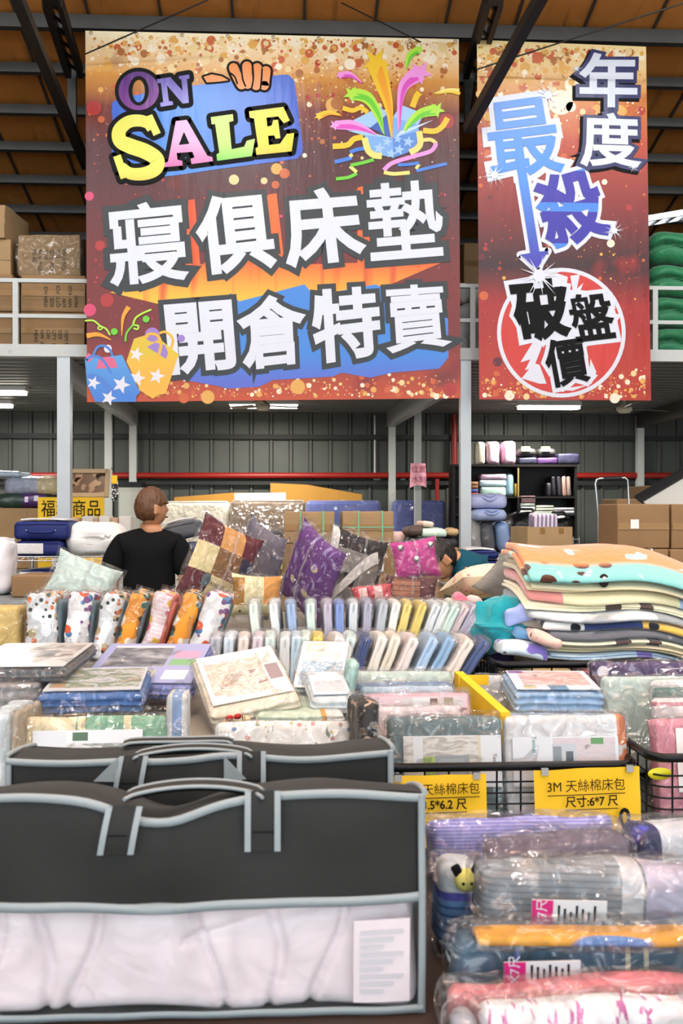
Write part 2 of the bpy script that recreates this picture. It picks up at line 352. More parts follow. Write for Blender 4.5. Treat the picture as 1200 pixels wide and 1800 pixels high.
# ---------------- printed banners ----------------
YB=7.78
def printed(name,col,pat=(),tr=.22,**k): return M(name,col,.32,spec=.5,pat=pat,transl=tr,bump=.12,bs=5,bd=.05,aniso=(2.2,1,.5),**k)
class Print:
    def __init__(s,root,org): s.root=root; s.o=org; s.c=0
    def up(s,l): s.c=(s.c+1)%8; return l+s.c*.035
    def P(s,px,py,l):
        w=W(px,py,YB); return Vector((w.x-s.o.x,-.0016*l,w.z-s.o.z))
    def poly(s,g,pts,l,mi=0):
        l=s.up(l); g.add([s.P(x,y,l) for x,y in pts],[tuple(range(len(pts)))],mi)
    def disc(s,g,x,y,r,l,mi=0,n=20,ry=None): s.poly(g,[(x+r*math.cos(2*PI*k/n),y+(ry or r)*math.sin(2*PI*k/n)) for k in range(n)],l,mi)
    def ring(s,g,x,y,a,b,c,d,l,mi=0,n=36):
        vs=[]; l=s.up(l)
        for k in range(n):
            t=2*PI*k/n; vs+=[s.P(x+a*math.cos(t),y+b*math.sin(t),l),s.P(x+c*math.cos(t),y+d*math.sin(t),l)]
        g.add(vs,[(2*k,2*k+1,(2*k+3)%(2*n),(2*k+2)%(2*n)) for k in range(n)],mi)
    def line(s,g,pts,w,l,mi=0,closed=False,smooth=0,round=True):
        if smooth: pts,w=spline(pts,w,smooth)
        if closed: pts=list(pts)+[pts[0]]
        ws=w if isinstance(w,(list,tuple)) else [w]*len(pts)
        n=len(pts); vs=[]; l=s.up(l)
        if smooth or not round:
            for i in range(n):
                a=pts[max(i-1,0)]; b=pts[min(i+1,n-1)]; dx,dy=b[0]-a[0],b[1]-a[1]; L=math.hypot(dx,dy) or 1; nx,ny=-dy/L*ws[i]/2,dx/L*ws[i]/2
                vs+=[s.P(pts[i][0]+nx,pts[i][1]+ny,l),s.P(pts[i][0]-nx,pts[i][1]-ny,l)]
            g.add(vs,[(2*i,2*i+1,2*i+3,2*i+2) for i in range(n-1)],mi)
        else:
            for i in range(n-1):
                a,b=pts[i],pts[i+1]; dx,dy=b[0]-a[0],b[1]-a[1]; L=math.hypot(dx,dy) or 1; nx,ny=-dy/L*w/2,dx/L*w/2
                s.poly(g,[(a[0]+nx,a[1]+ny),(b[0]+nx,b[1]+ny),(b[0]-nx,b[1]-ny),(a[0]-nx,a[1]-ny)],l,mi)
        if round:
            for i,p in enumerate(pts):
                if smooth and 0<i<n-1: continue
                s.disc(g,p[0],p[1],ws[i]/2,l,mi,12)
    def star(s,g,x,y,r,l,mi=0,rot=-90,inner=.42,n=5):
        s.poly(g,[(x+(r if k%2==0 else r*inner)*math.cos(R(rot+k*180/n)),y+(r if k%2==0 else r*inner)*math.sin(R(rot+k*180/n))) for k in range(2*n)],l,mi)
    def glyph(s,g,ch,quad,bold,l,mi=0,shift=(0,0)):
        v0,f0=textmesh(ch,1,0); v,f=(v0,f0) if not bold else textmesh(ch,1,bold)
        x0=min(p[0] for p in v0); x1=max(p[0] for p in v0); y0=min(p[1] for p in v0); y1=max(p[1] for p in v0)
        def mp(p):
            a=(p[0]-x0)/(x1-x0); b=(y1-p[1])/(y1-y0); q=quad
            x=(q[0][0]*(1-a)+q[1][0]*a)*(1-b)+(q[3][0]*(1-a)+q[2][0]*a)*b; y=(q[0][1]*(1-a)+q[1][1]*a)*(1-b)+(q[3][1]*(1-a)+q[2][1]*a)*b
            return s.P(x+shift[0],y+shift[1],l+p[2]*.3)
        g.add([mp(p) for p in v],f,mi)
    def out(s,g,name,mats,label=None):
        o=g.obj(name,mats,s.root)
        if label: o['label']=label
        return o
def spline(pts,w,k):
    n=len(pts); ws=list(w) if isinstance(w,(list,tuple)) else [w]*n; op=[]; ow=[]
    for i in range(n-1):
        p0,p1,p2,p3=pts[max(i-1,0)],pts[i],pts[i+1],pts[min(i+2,n-1)]
        for j in range(k):
            t=j/k; f=lambda a,b,c,d:.5*((2*b)+(-a+c)*t+(2*a-5*b+4*c-d)*t*t+(-a+3*b-3*c+d)*t**3)
            op.append((f(p0[0],p1[0],p2[0],p3[0]),f(p0[1],p1[1],p2[1],p3[1]))); ow.append(ws[i]*(1-t)+ws[i+1]*t)
    return op+[pts[-1]],ow+[ws[-1]]
def banner(name,label,c,mat):
    o=W((c[0][0]+c[1][0])/2,c[2][1],YB); t=thing(name,label,'banner',o); pr=Print(t,o)
    q=[pr.P(x,y,0) for x,y in c]; g=G(); n=24
    def bl(a,b): return (q[0]*(1-a)+q[1]*a)*(1-b)+(q[3]*(1-a)+q[2]*a)*b
    for s,y in ((0,0.),(1,.004)): g.sheet(n,n,lambda a,b:bl(a,b)+Vector((0,y,0)))
    return t,pr,g
bgpat=[('grad','z',.95,1.7,'4e1218'),('grad','z',1.95,2.45,'8c3016'),('grad','z',2.25,2.55,'dd9a3a'),('grad','z',2.5,2.82,'fff0cc'),('blob',(2.2,1,2.2),.6,'8c1d16',2,0,6),('blob',(1.2,1,1.6),.66,'7a2620',2,0,8)]
bg=[('grad','z',.45,.0,'c4481c')]+bgpat
def maskdots(a,b): return None
def bokeh(pr,g,pts_box,n,seed,zones):
    rr=random.Random(seed)
    for _ in range(n):
        x0,x1,y0,y1,rmin,rmax,ms=rr.choice(zones); x=rr.uniform(x0,x1); y=rr.triangular(y0,y1,zones_mode(y0,y1,ms)); r=rmin*(rmax/rmin)**(rr.random()**2)
        ya=(54+(x-150)*.023 if x<820 else 70+(x-838)*.04)+3+r; y=max(y,ya+rr.random()*6); x=min(max(x,153+r),(803 if x<820 else 1134)-r)
        pr.disc(g,x,y,r,.3+rr.random()*.9,1+rr.choice(ms[1]),12)
def zones_mode(y0,y1,ms): return y0 if ms[0]==0 else y1 if ms[0]==1 else (y0+y1)/2
bgm=printed('large_banner_print','781c1a',bg)
BOK=[printed('bokeh_white','f6e8cc'),printed('bokeh_gold','e2a94e'),printed('bokeh_orange','cd5f28'),printed('bokeh_red','b02a26'),printed('bokeh_pink','d63f6c'),printed('bokeh_dark_red','611420'),printed('bokeh_pale_gold','eccf94'),printed('bokeh_amber','b06a2c')]
t,pr,cl=banner('sale_banner','large square red and gold banner with an ON SALE panel and white Chinese lettering',[(150,54),(806,69),(809,700),(153,707)],bgm)
g=cl; bokeh(pr,g,None,2600,3,[(156,800,62,170,.5,3.2,(0,(0,6,1,1,6,2,7,6))),(156,800,62,130,.7,5.5,(0,(0,6,6,1,1))),(156,800,66,150,1.5,9,(0,(6,1,0,7,2))),(430,720,110,260,.7,6,(0,(1,6,2,2,7,3))),(156,800,150,300,.6,5,(0,(1,6,2,3,2,2,3,0,7))),(180,800,655,697,.8,6,(1,(1,2,6,2,1,0))),(156,800,250,660,.8,3,(2,(3,2,5,4,3)))])
for x,y,r,m in ((165,190,13,3),(157,345,8,4),(176,432,9,3),(188,528,12,3),(158,545,11,4),(790,685,12,3),(523,680,13,1),(365,698,12,1),(323,700,9,2),(411,316,9,6),(464,318,6,6),(486,297,10,1),(500,305,9,2),(283,103,8,0),(237,108,8,0),(302,120,8,6),(585,185,13,1),(615,113,10,0),(757,103,10,0),(778,84,9,6),(785,213,13,3),(484,325,7,2),(592,182,11,7),(178,210,6,2)):
    pr.disc(g,x,y,r,1.2,m+1)
pr.out(g,'cloth',[bgm]+BOK)
ink=M('banner_black_ink','111111',.6,spec=.12); white=printed('banner_white_ink','dde0ea'); char=printed('banner_charcoal_ink','25292b')
# ON SALE panel
Z=lambda pts:[(180+x/3.3333,80+y/3.3333) for x,y in pts]
blue=printed('banner_blue_ink','4a8ae0',[('grad','x',-.6,.25,'2b4fc4'),('grad','x',-.85,-1.2,'2f62d0')])
g=G(); pts,_=spline([(60,420),(56,365),(85,318),(300,272),(515,238),(800,205),(1055,172),(1105,188),(1130,240),(1150,420),(1172,600),(1150,655),(1090,672),(700,722),(345,770),(120,760),(60,700),(60,420)],1,4)
pr.poly(g,Z(pts[:-1]),2); pr.out(g,'panel_print',blue,'blue rounded sign panel behind the letters')
skin=printed('banner_orange_ink','e8862a')
g=G()
th=[(592,185),(640,170),(700,182),(738,205),(690,212),(612,218)]
pr.line(g,Z(th),7,2.2,0,True); pr.poly(g,Z(th),2.6,1)
fp=[[(768,132),(790,185),(815,232)],[(846,122),(848,180),(850,228)],[(906,132),(905,185),(900,236)],[(958,150),(952,195),(948,236)]]
for p in fp: pr.line(g,Z(p),25,3.0,0,False,6)
for p in fp: pr.line(g,Z(p),16.5,3.4,1,False,6)
for a in ([(812,125),(822,200),(838,240)],[(880,120),(884,190),(876,245)],[(935,140),(932,195),(926,250)],[(752,165),(775,185),(790,225)]): pr.line(g,Z(a),3,3.8,0,False,4)
pr.out(g,'fist_print',[ink,skin],'orange cartoon fist holding the panel')
LET=[('N','5a41a8',[('grad','z',2.45,2.25,'8f86d8')],[(318,200),(398,188),(470,268),(462,200),(450,198),(448,182),(508,172),(511,196),(495,199),(507,338),(470,343),(378,235),(390,328),(412,330),(415,350),(342,362),(338,338),(357,333),(343,222),(322,224)]),
('A','f2b2dc',[('grad','z',2.0,1.72,'d63c98')],[(430,445),(495,438),(615,648),(643,655),(648,680),(522,697),(517,665),(540,658),(527,625),(435,632),(440,672),(468,678),(470,705),(360,715),(365,690),(385,682)]),
('L','c4ea6e',[('grad','z',1.98,1.8,'58c83c')],[(635,422),(764,404),(768,443),(742,452),(757,610),(830,595),(845,560),(893,548),(876,650),(672,678),(668,640),(685,630),(660,462),(640,465)]),
('E','f7dc2e',[('grad','z',2.0,1.75,'f2a41e')],[(858,388),(1060,362),(1097,442),(1062,458),(1030,418),(960,425),(966,478),(992,470),(1000,440),(1028,437),(1042,545),(1014,548),(1005,528),(970,532),(975,585),(1040,578),(1080,520),(1123,515),(1108,622),(902,643),(897,605),(912,595),(888,430),(863,425)])]
k=G(); x,y=Z([(213,268)])[0]
pr.ring(k,x,y,42,41,11,20,4); 
for nm,c,pt,pl in LET: pr.line(k,Z(pl),16,4,0,True)
for nm,c,pt,pl in LET: pr.poly(k,Z(pl),4)
Sp=[(292,492),(268,458),(215,442),(150,452),(100,500),(105,560),(165,592),(250,622),(318,668),(312,722),(250,752),(165,752),(110,712)]
Sw=[26]*13; Si=[18,20,21,22,24,25,27,27,26,25,23,21,18]
pr.line(k,Z(Sp),[w+16 for w in Si],4,0,False,5)
wd1=[(252,420),(292,405),(342,514),(300,532)]; wd2=[(64,655),(108,640),(152,772),(108,786)]; wd3=[(300,640),(372,600),(340,690),(318,720)]
for w_ in (wd1,wd2): pr.line(k,Z(w_),16,4,0,True); pr.poly(k,Z(w_),4)
pr.out(k,'letter_outline',ink,'thick black outline of the ON SALE letters')
g=G(); pr.ring(g,x,y,35.5,34,18,26,5); pr.out(g,'lettering',printed('print_purple','7a1f88',[('grad','z',2.2,2.45,'5a1c7c'),('grad','x',-.95,-.6,'c27cc8')]))
for nm,c,pt,pl in LET:
    g=G(); pr.poly(g,Z(pl),5)
    if nm=='A': pr.poly(g,Z([(478,508),(510,578),(448,585)]),5.6,1)
    pr.out(g,'lettering',[printed('print_letter_'+nm.lower(),c,pt),ink])
g=G(); pr.line(g,Z(Sp),Si,5,0,False,5,round=False)
for w_ in (wd1,wd2): pr.poly(g,Z(w_),5)
pr.out(g,'lettering',printed('print_letter_s','ece65e',[('grad','z',1.75,1.6,'f0b032')]))
# gift box
Z=lambda pts:[(540+x/4.286,70+y/4.286) for x,y in pts]
C=['5c8fdc','7fb0ea','a9cdf2','3c62b8','f4c61e','f6e27a','e04fc0','f29ae0','6ccf2c','b6e83e','f2a21c','3f7fe0','cfe0f6']
gm=[printed('print_'+n,c) for n,c in zip('box_blue sky_blue pale_blue deep_blue yellow cream_yellow magenta pink green lime amber royal_blue ice'.split(),C)]
g=G()
pr.poly(g,Z([(340,610),(545,505),(605,560),(470,665)]),3,2); pr.poly(g,Z([(645,585),(700,490),(880,560),(830,650)]),3,2)
pr.poly(g,Z([(470,665),(605,560),(645,585),(640,745)]),3,3); pr.poly(g,Z([(645,585),(830,640),(840,690),(640,745)]),3.4,1)
pr.poly(g,Z([(425,720),(640,740),(650,890),(500,860)]),3.8,1); pr.poly(g,Z([(640,740),(840,690),(815,830),(650,890)]),3.8,0)
pr.poly(g,Z([(665,735),(700,690),(950,605),(820,670)]),4.2,12); pr.poly(g,Z([(300,688),(430,685),(520,710),(635,740),(425,722)]),4.2,2)
for (x,y,r) in ((540,820,48),(600,770,40),(630,860,40),(690,830,45),(760,770,45),(680,750,35)):
    q=Z([(x,y)])[0]; pr.star(g,q[0],q[1],r/4.286,4.2,2,-80)
for pts,w,m,m2 in (([(515,170),(570,350),(615,520),(632,740)],(150,110,60,3),4,10),([(850,250),(740,330),(700,450),(685,690)],(130,90,50,3),7,6),([(330,410),(450,440),(530,560),(575,715)],(90,90,60,3),9,8),([(975,530),(850,560),(760,640),(725,690)],(90,70,40,3),9,8),([(205,645),(320,645),(420,670),(515,710)],(60,80,50,3),7,6),([(245,270),(320,265),(410,325)],(50,45,3),7,6),([(840,75),(770,120),(738,215)],(55,50,3),9,8),([(85,580),(160,550),(255,568)],(50,35,3),4,10),([(1142,395),(1050,385),(950,408)],(50,30,3),5,4)):
    pr.line(g,Z(pts),[a/4.286 for a in w],4.7,m,False,6,round=False); o=[(p[0]+8,p[1]+12) for p in pts]
    pr.line(g,Z(o),[a*.45/4.286 for a in w],5.1,m2,False,6,round=False); q=Z(pts)[0]
    if pts[0][0]!=1142: pr.star(g,q[0],q[1],w[0]*.72/4.286,5.5,m,-60)
for pts,w,m in (([(265,515),(340,535),(400,515),(455,550)],35,4),([(845,400),(820,430),(790,510)],45,4),([(190,805),(300,795),(350,750),(420,735)],42,4),([(430,740),(455,830),(500,870),(560,878)],48,5),([(840,690),(850,780),(820,825),(770,850)],46,5),([(870,685),(960,690),(1020,650),(1055,590)],42,4),([(970,780),(930,840),(800,880),(640,930),(575,985)],32,7),([(575,1000),(650,1012),(770,1002)],28,5),([(870,758),(930,755),(972,785)],28,5),([(205,922),(270,908),(335,890)],30,11),([(320,850),(370,830),(430,820)],28,11),([(335,885),(322,862)],28,5),([(215,1050),(310,1038),(372,1008)],26,8),([(372,1000),(320,955)],26,5),([(325,948),(410,930),(500,905)],26,8),([(680,945),(770,940),(840,930)],24,11),([(840,938),(818,975)],24,5),([(820,990),(900,970),(1050,935)],24,11)):
    pr.line(g,Z(pts),w/4.286,4.2,m,False,5,round=False)
pr.out(g,'gift_box_print',gm,'blue gift box with shooting stars and ribbons')
# bursts behind the two lines
org=printed('print_orange_burst','e8681c',[('grad','z',1.05,.78,'f7bd34'),('blob',(9,1,1.2),.55,'dd4a16',1,.3,5)])
g=G(); pr.poly(g,[(193,514),(325,474),(331,352),(342,350),(352,470),(472,342),(486,340),(500,466),(628,462),(628,330),(642,326),(652,458),(789,456),(705,492),(640,520),(420,535),(285,536)],1.5); pr.out(g,'burst_print',org)
bl=printed('print_blue_burst','3f86dc',[('grad','z',.35,.12,'5a6ad0')])
g=G(); pr.poly(g,[(300,664),(405,515),(420,530),(535,500),(552,520),(660,500),(680,510),(787,560),(788,628),(772,648),(690,655),(650,664),(600,655),(585,662),(480,668),(455,680),(400,683),(380,678)],1.5); pr.out(g,'burst_print',bl)
CH=[('寢',[(188,366),(317,353),(328,490),(198,501)]),('俱',[(343,353),(468,341),(482,466),(357,482)]),('床',[(500,340),(622,331),(640,452),(508,467)]),('墊',[(645,328),(770,317),(779,447),(652,457)]),('開',[(292,540),(403,531),(412,645),(303,656)]),('倉',[(418,527),(530,520),(534,636),(430,648)]),('特',[(549,514),(660,506),(668,620),(556,638)]),('賣',[(677,506),(778,500),(788,606),(684,620)])]
k=G(); g=G()
for c,q in CH: pr.glyph(k,c,q,.1,3)
for c,q in CH: pr.glyph(g,c,q,.02 if c in '墊寢賣' else .031,6)
pr.out(k,'letter_outline',char,'charcoal outline of the Chinese lettering'); pr.out(g,'lettering',white,'white Chinese lettering in two lines')
# shopping bags
Z=lambda pts:[(140+x/6,520+y/6) for x,y in pts]
sm=[printed('print_bag_blue','5a9fdf',[('grad','z',.3,.0,'3f7fd8')]),printed('print_bag_dark_blue','4a7fd0'),printed('print_bag_yellow','dfc02a',[('grad','z',.35,.2,'f7b63a')]),printed('print_bag_gold','e8b42c'),printed('print_star_white','e6e2ea'),printed('print_lilac','9d7cc8'),printed('print_rose','e2648c'),gm[8],gm[9],gm[10]]
g=G()
pr.line(g,Z([(850,395),(900,382),(960,420),(985,480),(965,560)]),4.5,6.5,3,False,5)
q=Z([(768,415)])[0]; pr.disc(g,*q,13,6.6,5); 
pr.poly(g,Z([(575,455),(690,420),(860,470),(1045,620),(910,1035),(830,1045),(775,1088),(640,1000),(495,695)]),7,2)
pr.poly(g,Z([(710,540),(800,495),(900,520),(935,610),(910,668),(830,615)]),7.3,5); pr.poly(g,Z([(705,450),(760,425),(830,470),(780,490),(730,480)]),7.3,5)
pr.line(g,Z([(690,440),(740,405),(820,420),(860,500),(845,590),(825,665)]),5,7.6,3,False,5)
for x,y,r in ((600,620,80),(610,870,90),(815,850,90)): pr.star(g,*Z([(x,y)])[0],r/6,7.5,4,-75)
pr.line(g,Z([(150,620),(190,545),(260,530),(320,570),(350,640)]),4.5,6.5,1,False,5)
pr.poly(g,Z([(58,665),(130,640),(200,660),(450,625),(640,1020),(600,1060),(600,1120),(165,1120),(80,930)]),8,0)
pr.poly(g,Z([(180,770),(200,680),(280,645),(370,660),(402,760)]),8.3,6); pr.poly(g,Z([(60,640),(100,605),(150,650),(100,705)]),8.3,6)
pr.line(g,Z([(75,680),(130,640),(210,650),(270,710),(330,810)]),4.5,8.6,1,False,5); pr.line(g,Z([(110,850),(220,880),(290,960),(350,1030)]),9,8.5,1,False,5)
for x,y,r in ((150,920,75),(440,940,100),(310,1080,85)): pr.star(g,*Z([(x,y)])[0],r/6,8.7,4,-70)
for pts,w,m in (([(65,265),(150,265),(220,320),(280,350),(320,410)],3,8),([(220,320),(240,345),(215,360),(195,340),(222,322)],2.4,8),([(750,150),(660,190),(590,240),(565,310)],3.4,8),([(565,310),(620,320),(610,355),(575,345)],3,8),([(565,310),(500,390),(485,475)],3.4,7)): pr.line(g,Z(pts),w,6.2,m,False,5)
pr.line(g,Z([(520,120),(460,230),(445,430)]),(9,6,.5),6.2,9,False,6,round=False); pr.line(g,Z([(75,425),(200,410),(340,470)]),(9,7,.5),6.2,9,False,6,round=False)
for x,y in ((367,380),(702,248)): pr.disc(g,*Z([(x,y)])[0],6,6.3,7)
pr.disc(g,*Z([(1072,452)])[0],6.5,7.4,5); pr.disc(g,*Z([(300,560)])[0],7,6.2,4)
pr.out(g,'shopping_bag_print',sm,'blue and yellow shopping bags with white stars')
for i in range(9):
    g=G(); x=160+i*80; p=pr.P(x,54+(x-150)*15/656+4,1); g.lathe([(.008,0),(.013,.002),(.013,.004),(.008,.005)],12,0,Matrix.Translation(p)@Matrix.Rotation(PI/2,4,'X')); pr.out(g,'eyelet',M('brass_eyelet','b8a070',.3,metal=.9))
# narrow banner
bg2=printed('narrow_banner_print','a82018',[('grad','z',.6,.25,'b8301a'),('grad','z',.75,1.05,'38080c'),('grad','z',1.1,1.6,'8c1a14'),('grad','z',1.6,2.1,'bf4018'),('grad','z',2.05,2.45,'d8862a'),('grad','z',2.4,2.75,'f6dc9c'),('blob',(2.2,1,2.4),.6,'a81c12',2,0,6)])
t,pr,cl=banner('sale_banner','tall narrow red banner with a blue arrow pointing down into a white and red circle',[(838,70),(1135,82),(1144,704),(842,702)],bg2)
g=cl; bokeh(pr,g,None,1500,5,[(842,1132,78,170,.6,4.5,(0,(0,6,6,1,1))),(842,1132,82,200,.8,7,(0,(0,6,1,1,6,2,7))),(842,1132,82,230,1.5,11,(0,(6,1,0,7,2,1))),(842,1132,190,330,1,9,(0,(1,6,2,3,2,7))),(846,1140,640,698,.8,7,(1,(1,2,6,2,1,0))),(846,1140,300,640,.8,4,(2,(3,2,1,5,3,2)))])
for x,y,r,m in ((992,205,10,0),(1003,188,9,1),(846,452,6,6),(928,190,8,1),(874,636,8,6),(1073,428,7,1),(850,520,8,3),(1105,365,6,4),(1010,150,18,1),(985,180,22,1),(1030,230,14,2),(1062,320,5,1),(895,695,9,1),(1080,700,9,1),(853,228,5,4)): pr.disc(g,x,y,r,.95,m)
nar=g
navy=printed('print_navy','20205e')
q1=[(1020,96),(1118,96),(1116,188),(1020,186)]; q2=[(1024,200),(1118,203),(1122,293),(1022,290)]
g=G()
for c,q in (('年',q1),('度',q2)): pr.glyph(g,c,q,.1,2,0,(-4,4))
pr.out(g,'letter_outline',ink); g=G()
for c,q in (('年',q1),('度',q2)): pr.glyph(g,c,q,.085,3.5)
pr.out(g,'letter_outline',navy,'navy outline of the top lettering'); g=G()
for c,q in (('年',q1),('度',q2)): pr.glyph(g,c,q,.024,6)
pr.out(g,'lettering',white,'white Chinese lettering at the top')
Z=lambda pts:[(830+x/4.444,150+y/4.444) for x,y in pts]
q3=[(853,186),(966,170),(990,300),(866,313)]; q4=[(934,322),(1036,292),(1070,408),(968,438)]
st=Z([(330,560),(400,550),(520,1300),(590,1296),(500,1440),(372,1325),(450,1312)])
g=G(); pr.glyph(g,'最',q3,.09,3); pr.glyph(g,'殺',q4,.09,3); pr.line(g,st,13,3,0,True); pr.poly(g,st,3.2)
pr.out(g,'letter_outline',white,'white outline of the blue lettering')
sky=printed('print_arrow_blue','4a8fe2',[('grad','z',1.75,1.1,'4038b0')])
g=G(); pr.glyph(g,'最',q3,.018,6); pr.poly(g,st,5.5); pr.out(g,'lettering',sky,'sky blue character running down into an arrow')
vio=printed('print_violet_blue','3024a4',[('stripe','z',3.1,.22,'3f84de')])
g=G(); pr.glyph(g,'殺',q4,.035,6); pr.out(g,'lettering',vio,'violet blue character')
redi=printed('print_bright_red','cf3226')
g=G(); pr.disc(g,986,585,107,2,0,48); pr.out(g,'circle_print',redi)
g=G(); pr.ring(g,986,585,113,114,106,107,2.6,0,56)
Z=lambda pts:[(860+x/4.8,460+y/4.8) for x,y in pts]
Q=[('破',[(895,500),(990,492),(998,586),(916,598)]),('盤',[(995,522),(1067,514),(1081,592),(1013,600)]),('價',[(953,602),(1022,592),(1035,668),(968,682)])]
for c,q in Q: pr.glyph(g,c,q,.115,3)
for pl in ([(390,640),(260,850),(345,825),(298,915),(335,905),(270,985),(420,1030),(480,1030),(420,870),(385,860),(440,720)],[(120,165),(330,130),(560,95),(660,130),(640,235),(700,240),(680,120),(760,110),(735,230),(790,180),(760,260),(1000,270),(1060,420),(1110,660),(820,705),(470,660),(250,710),(205,420)],[(850,820),(900,930),(860,1030),(700,1090),(560,1080),(830,1040)]): pr.poly(g,Z(pl),2.8)
pr.out(g,'circle_outline',white,'white ring and white splash behind the black lettering')
g=G()
for c,q in Q: pr.glyph(g,c,q,.045 if c=='破' else .026,6)
pr.out(g,'lettering',ink,'black Chinese lettering in the circle')
g=nar
for x,y,r in ((947,485,46),(962,168,30),(868,308,26),(1078,406,22),(975,187,10),(1012,122,12),(1112,294,12)):
    pr.star(g,x,y,r*.8,8,9,-80,.14,9); pr.star(g,x,y,r,8.2,9,-70,.06,6); pr.disc(g,x,y,r*.24,8.4,9)
pr.out(g,'cloth',[bg2]+BOK+[white])
# ---------------- generic builders for goods ----------------
def rect3(r,Y):
    a=W(r[0],r[3],Y); b=W(r[2],r[1],Y); return (a.x+b.x)/2,a.z,b.x-a.x,b.z-a.z
SEED=[0]
def wob(d,amp,sc,puff=(0,0,0),seed=None,sag=0):
    SEED[0]+=1; sd=SEED[0] if seed is None else seed; hx,hy,hz=(q/2 for q in d)
    def fn(x,y,z):
        u,v,w=x/hx,y/hy,z/hz; a=max(0,1-u*u); b=max(0,1-v*v); c=max(0,1-w*w)
        p=Vector((x*(1+puff[0]*b*c),y*(1+puff[1]*a*c),z*(1+puff[2]*a*b)))
        if amp:
            n=noise.noise_vector(p*sc+Vector((sd*7.1,sd*3.3,-sd*5.7))); p+=n*amp
        if p.z<-hz+.002: p.z=max(p.z,-hz)
        return p
    return fn
def softobj(name,label,cat,r,Y,depth,mat,rad=.03,amp=.008,sc=7,puff=(0,0,.1),n=(6,4,4),group=None,rot=(0,0,0),base=None,color=None,h=None,slv=None,slvm=None):
    cx,z0,w,hh=rect3(r,Y); hh=h or hh; z0=z0 if base is None else base
    d=(w,depth,hh); g=G(); g.soft(d,rad,n,wob(d,amp,sc,puff),0,Matrix.Translation((0,0,hh/2)))
    loc=(cx,Y+depth/2,z0)
    if not slv: o=g.obj(name,mat,None,loc,rot,color); return tag(o,label,cat,group)
    t=thing(name,label,cat,loc,rot,group); g.obj(slv,mat,t,color=color); dd=(w+.015,depth+.015,hh+.01)
    g=G(); g.soft(dd,rad,(n[0]+4,n[1]+2,n[2]+4),wob(dd,.008,18,puff),0,Matrix.Translation((0,0,hh/2))); g.obj('plastic_wrap',slvm or FILM,t); return t
kraft=M('kraft_cardboard','a28560',.75,spec=.2,var=.12,vs=7); kraft2=M('brown_cardboard','8f7150',.75,spec=.2,var=.12,vs=6); kraftl=M('light_cardboard','b0936c',.75,spec=.2,var=.1,vs=6)
tape=M('brown_packing_tape','94703f',.4,coat=.12); wht=M('white_paper','e8e8e6',.6); blk=M('black_print','2a2420',.7); gstrap=M('green_strapping','79b08a',.4); wstrap=M('white_strapping','dedbd4',.4)
yel=M('yellow_paper','f2c21e',.6,var=.04); pinkp=M('pink_paper','eea6b8',.6); lime=M('pale_green_paper','d6e08c',.6)
def carton(label,r,Y,depth,mat=None,strap=None,sx=(),lab=None,text=None,tp=True,group=None,rot=0,base=None,hstrap=None,tv=None,amp=.004,cat='cardboard box',name='cardboard_box',h=None):
    cx,z0,w,hh=rect3(r,Y); z0=z0 if base is None else base; h=h or hh
    t=thing(name,label,cat,(cx,Y+depth/2,z0),(0,0,rot),group); d=(w,depth,h)
    G().soft(d,.008,(4,4,4),wob(d,amp,4),0,Matrix.Translation((0,0,h/2))).obj('carton',mat or kraft,t); f=-depth/2-.006
    if tp: G().box((0,f+.002,h*.5),(w*.98,.003,.045)).obj('tape',tape,t)
    if tv: G().box((tv*w/2,f+.002,h*.5),(.05,.003,h*.98)).obj('tape',tape,t)
    for s in sx:
        g=G(); g.box((s*w/2,f,h/2),(.012,.004,h*1.01)); g.box((s*w/2,0,h+.003),(.012,depth+.01,.004)); g.obj('strap',strap,t)
    if hstrap: G().box((0,f-.002,h/2),(w*1.005,.003,.008)).obj('strap',strap,t)
    if lab: G().box((lab[0]*w/2,f-.001,h/2+lab[1]*h/2),(.055,.002,.06)).obj('shipping_label',wht,t)
    if text:
        ln,x,y,sz,up=text; v,fs=textmesh(ln,sz,.0,'LEFT',1,1.15); m=Matrix.Translation((x*w/2,f-.001,h/2+y*h/2))@Matrix.Rotation(PI/2,4,'X')@Matrix.Rotation(R(90 if up else -90),4,'Z')
        G().add(v,fs,0,False,m).obj('lettering',blk,t)
    return t
def table(name,label,px0,px1,Y0,Y1,z,mat,leg=.04,th=.03,cat='table'):
    a=W(px0,900,Y0); b=W(px1,900,Y0); x0,x1=a.x,b.x; t=thing(name,label,cat,((x0+x1)/2,(Y0+Y1)/2,0)); w=x1-x0; d=Y1-Y0
    G().box((0,0,z-th/2),(w,d,th)).obj('table_top',mat,t)
    for sx in (-1,1):
        for sy in (-1,1): G().box((sx*(w/2-.05),sy*(d/2-.05),(z-th)/2),(leg,leg,z-th)).obj('leg',mat,t)
    return t
gs=M('grey_steel_rack','8e9290',.45,metal=.5); ds=M('dark_steel','26282a',.4,metal=.6)
# ---------------- mezzanine goods ----------------
z1,z2,z3=2.922,3.225,3.53
TX="ITEM NO\nSIZE\nQTY  PCS\nGW\nNW  KGS\nMEAS"
carton('printed brown carton on the left deck, bottom of its stack of three',(36,560,149,610),8.2,.5,kraft2,text=(TX,-.05,.05,.042,False),base=z1,h=.3,group='cartons on the deck')
carton('printed brown carton on the left deck, middle of its stack of three',(36,500,149,550),8.2,.5,kraft2,text=(TX,.25,-.75,.042,True),base=z2,h=.3,group='cartons on the deck',rot=.02)
c=carton('dented plastic wrapped carton on top of the stack on the left deck',(33,420,143,488),8.25,.5,kraft,text=(TX,.0,.3,.042,False),base=z3,h=.33,group='cartons on the deck',rot=-.04,amp=.02)
d=(.54,.53,.34); G().soft(d,.03,(8,6,8),wob(d,.012,14),0,Matrix.Translation((0,0,.17))).obj('plastic_wrap',film('bright_wrap_film',.02,1,12,.12),c)
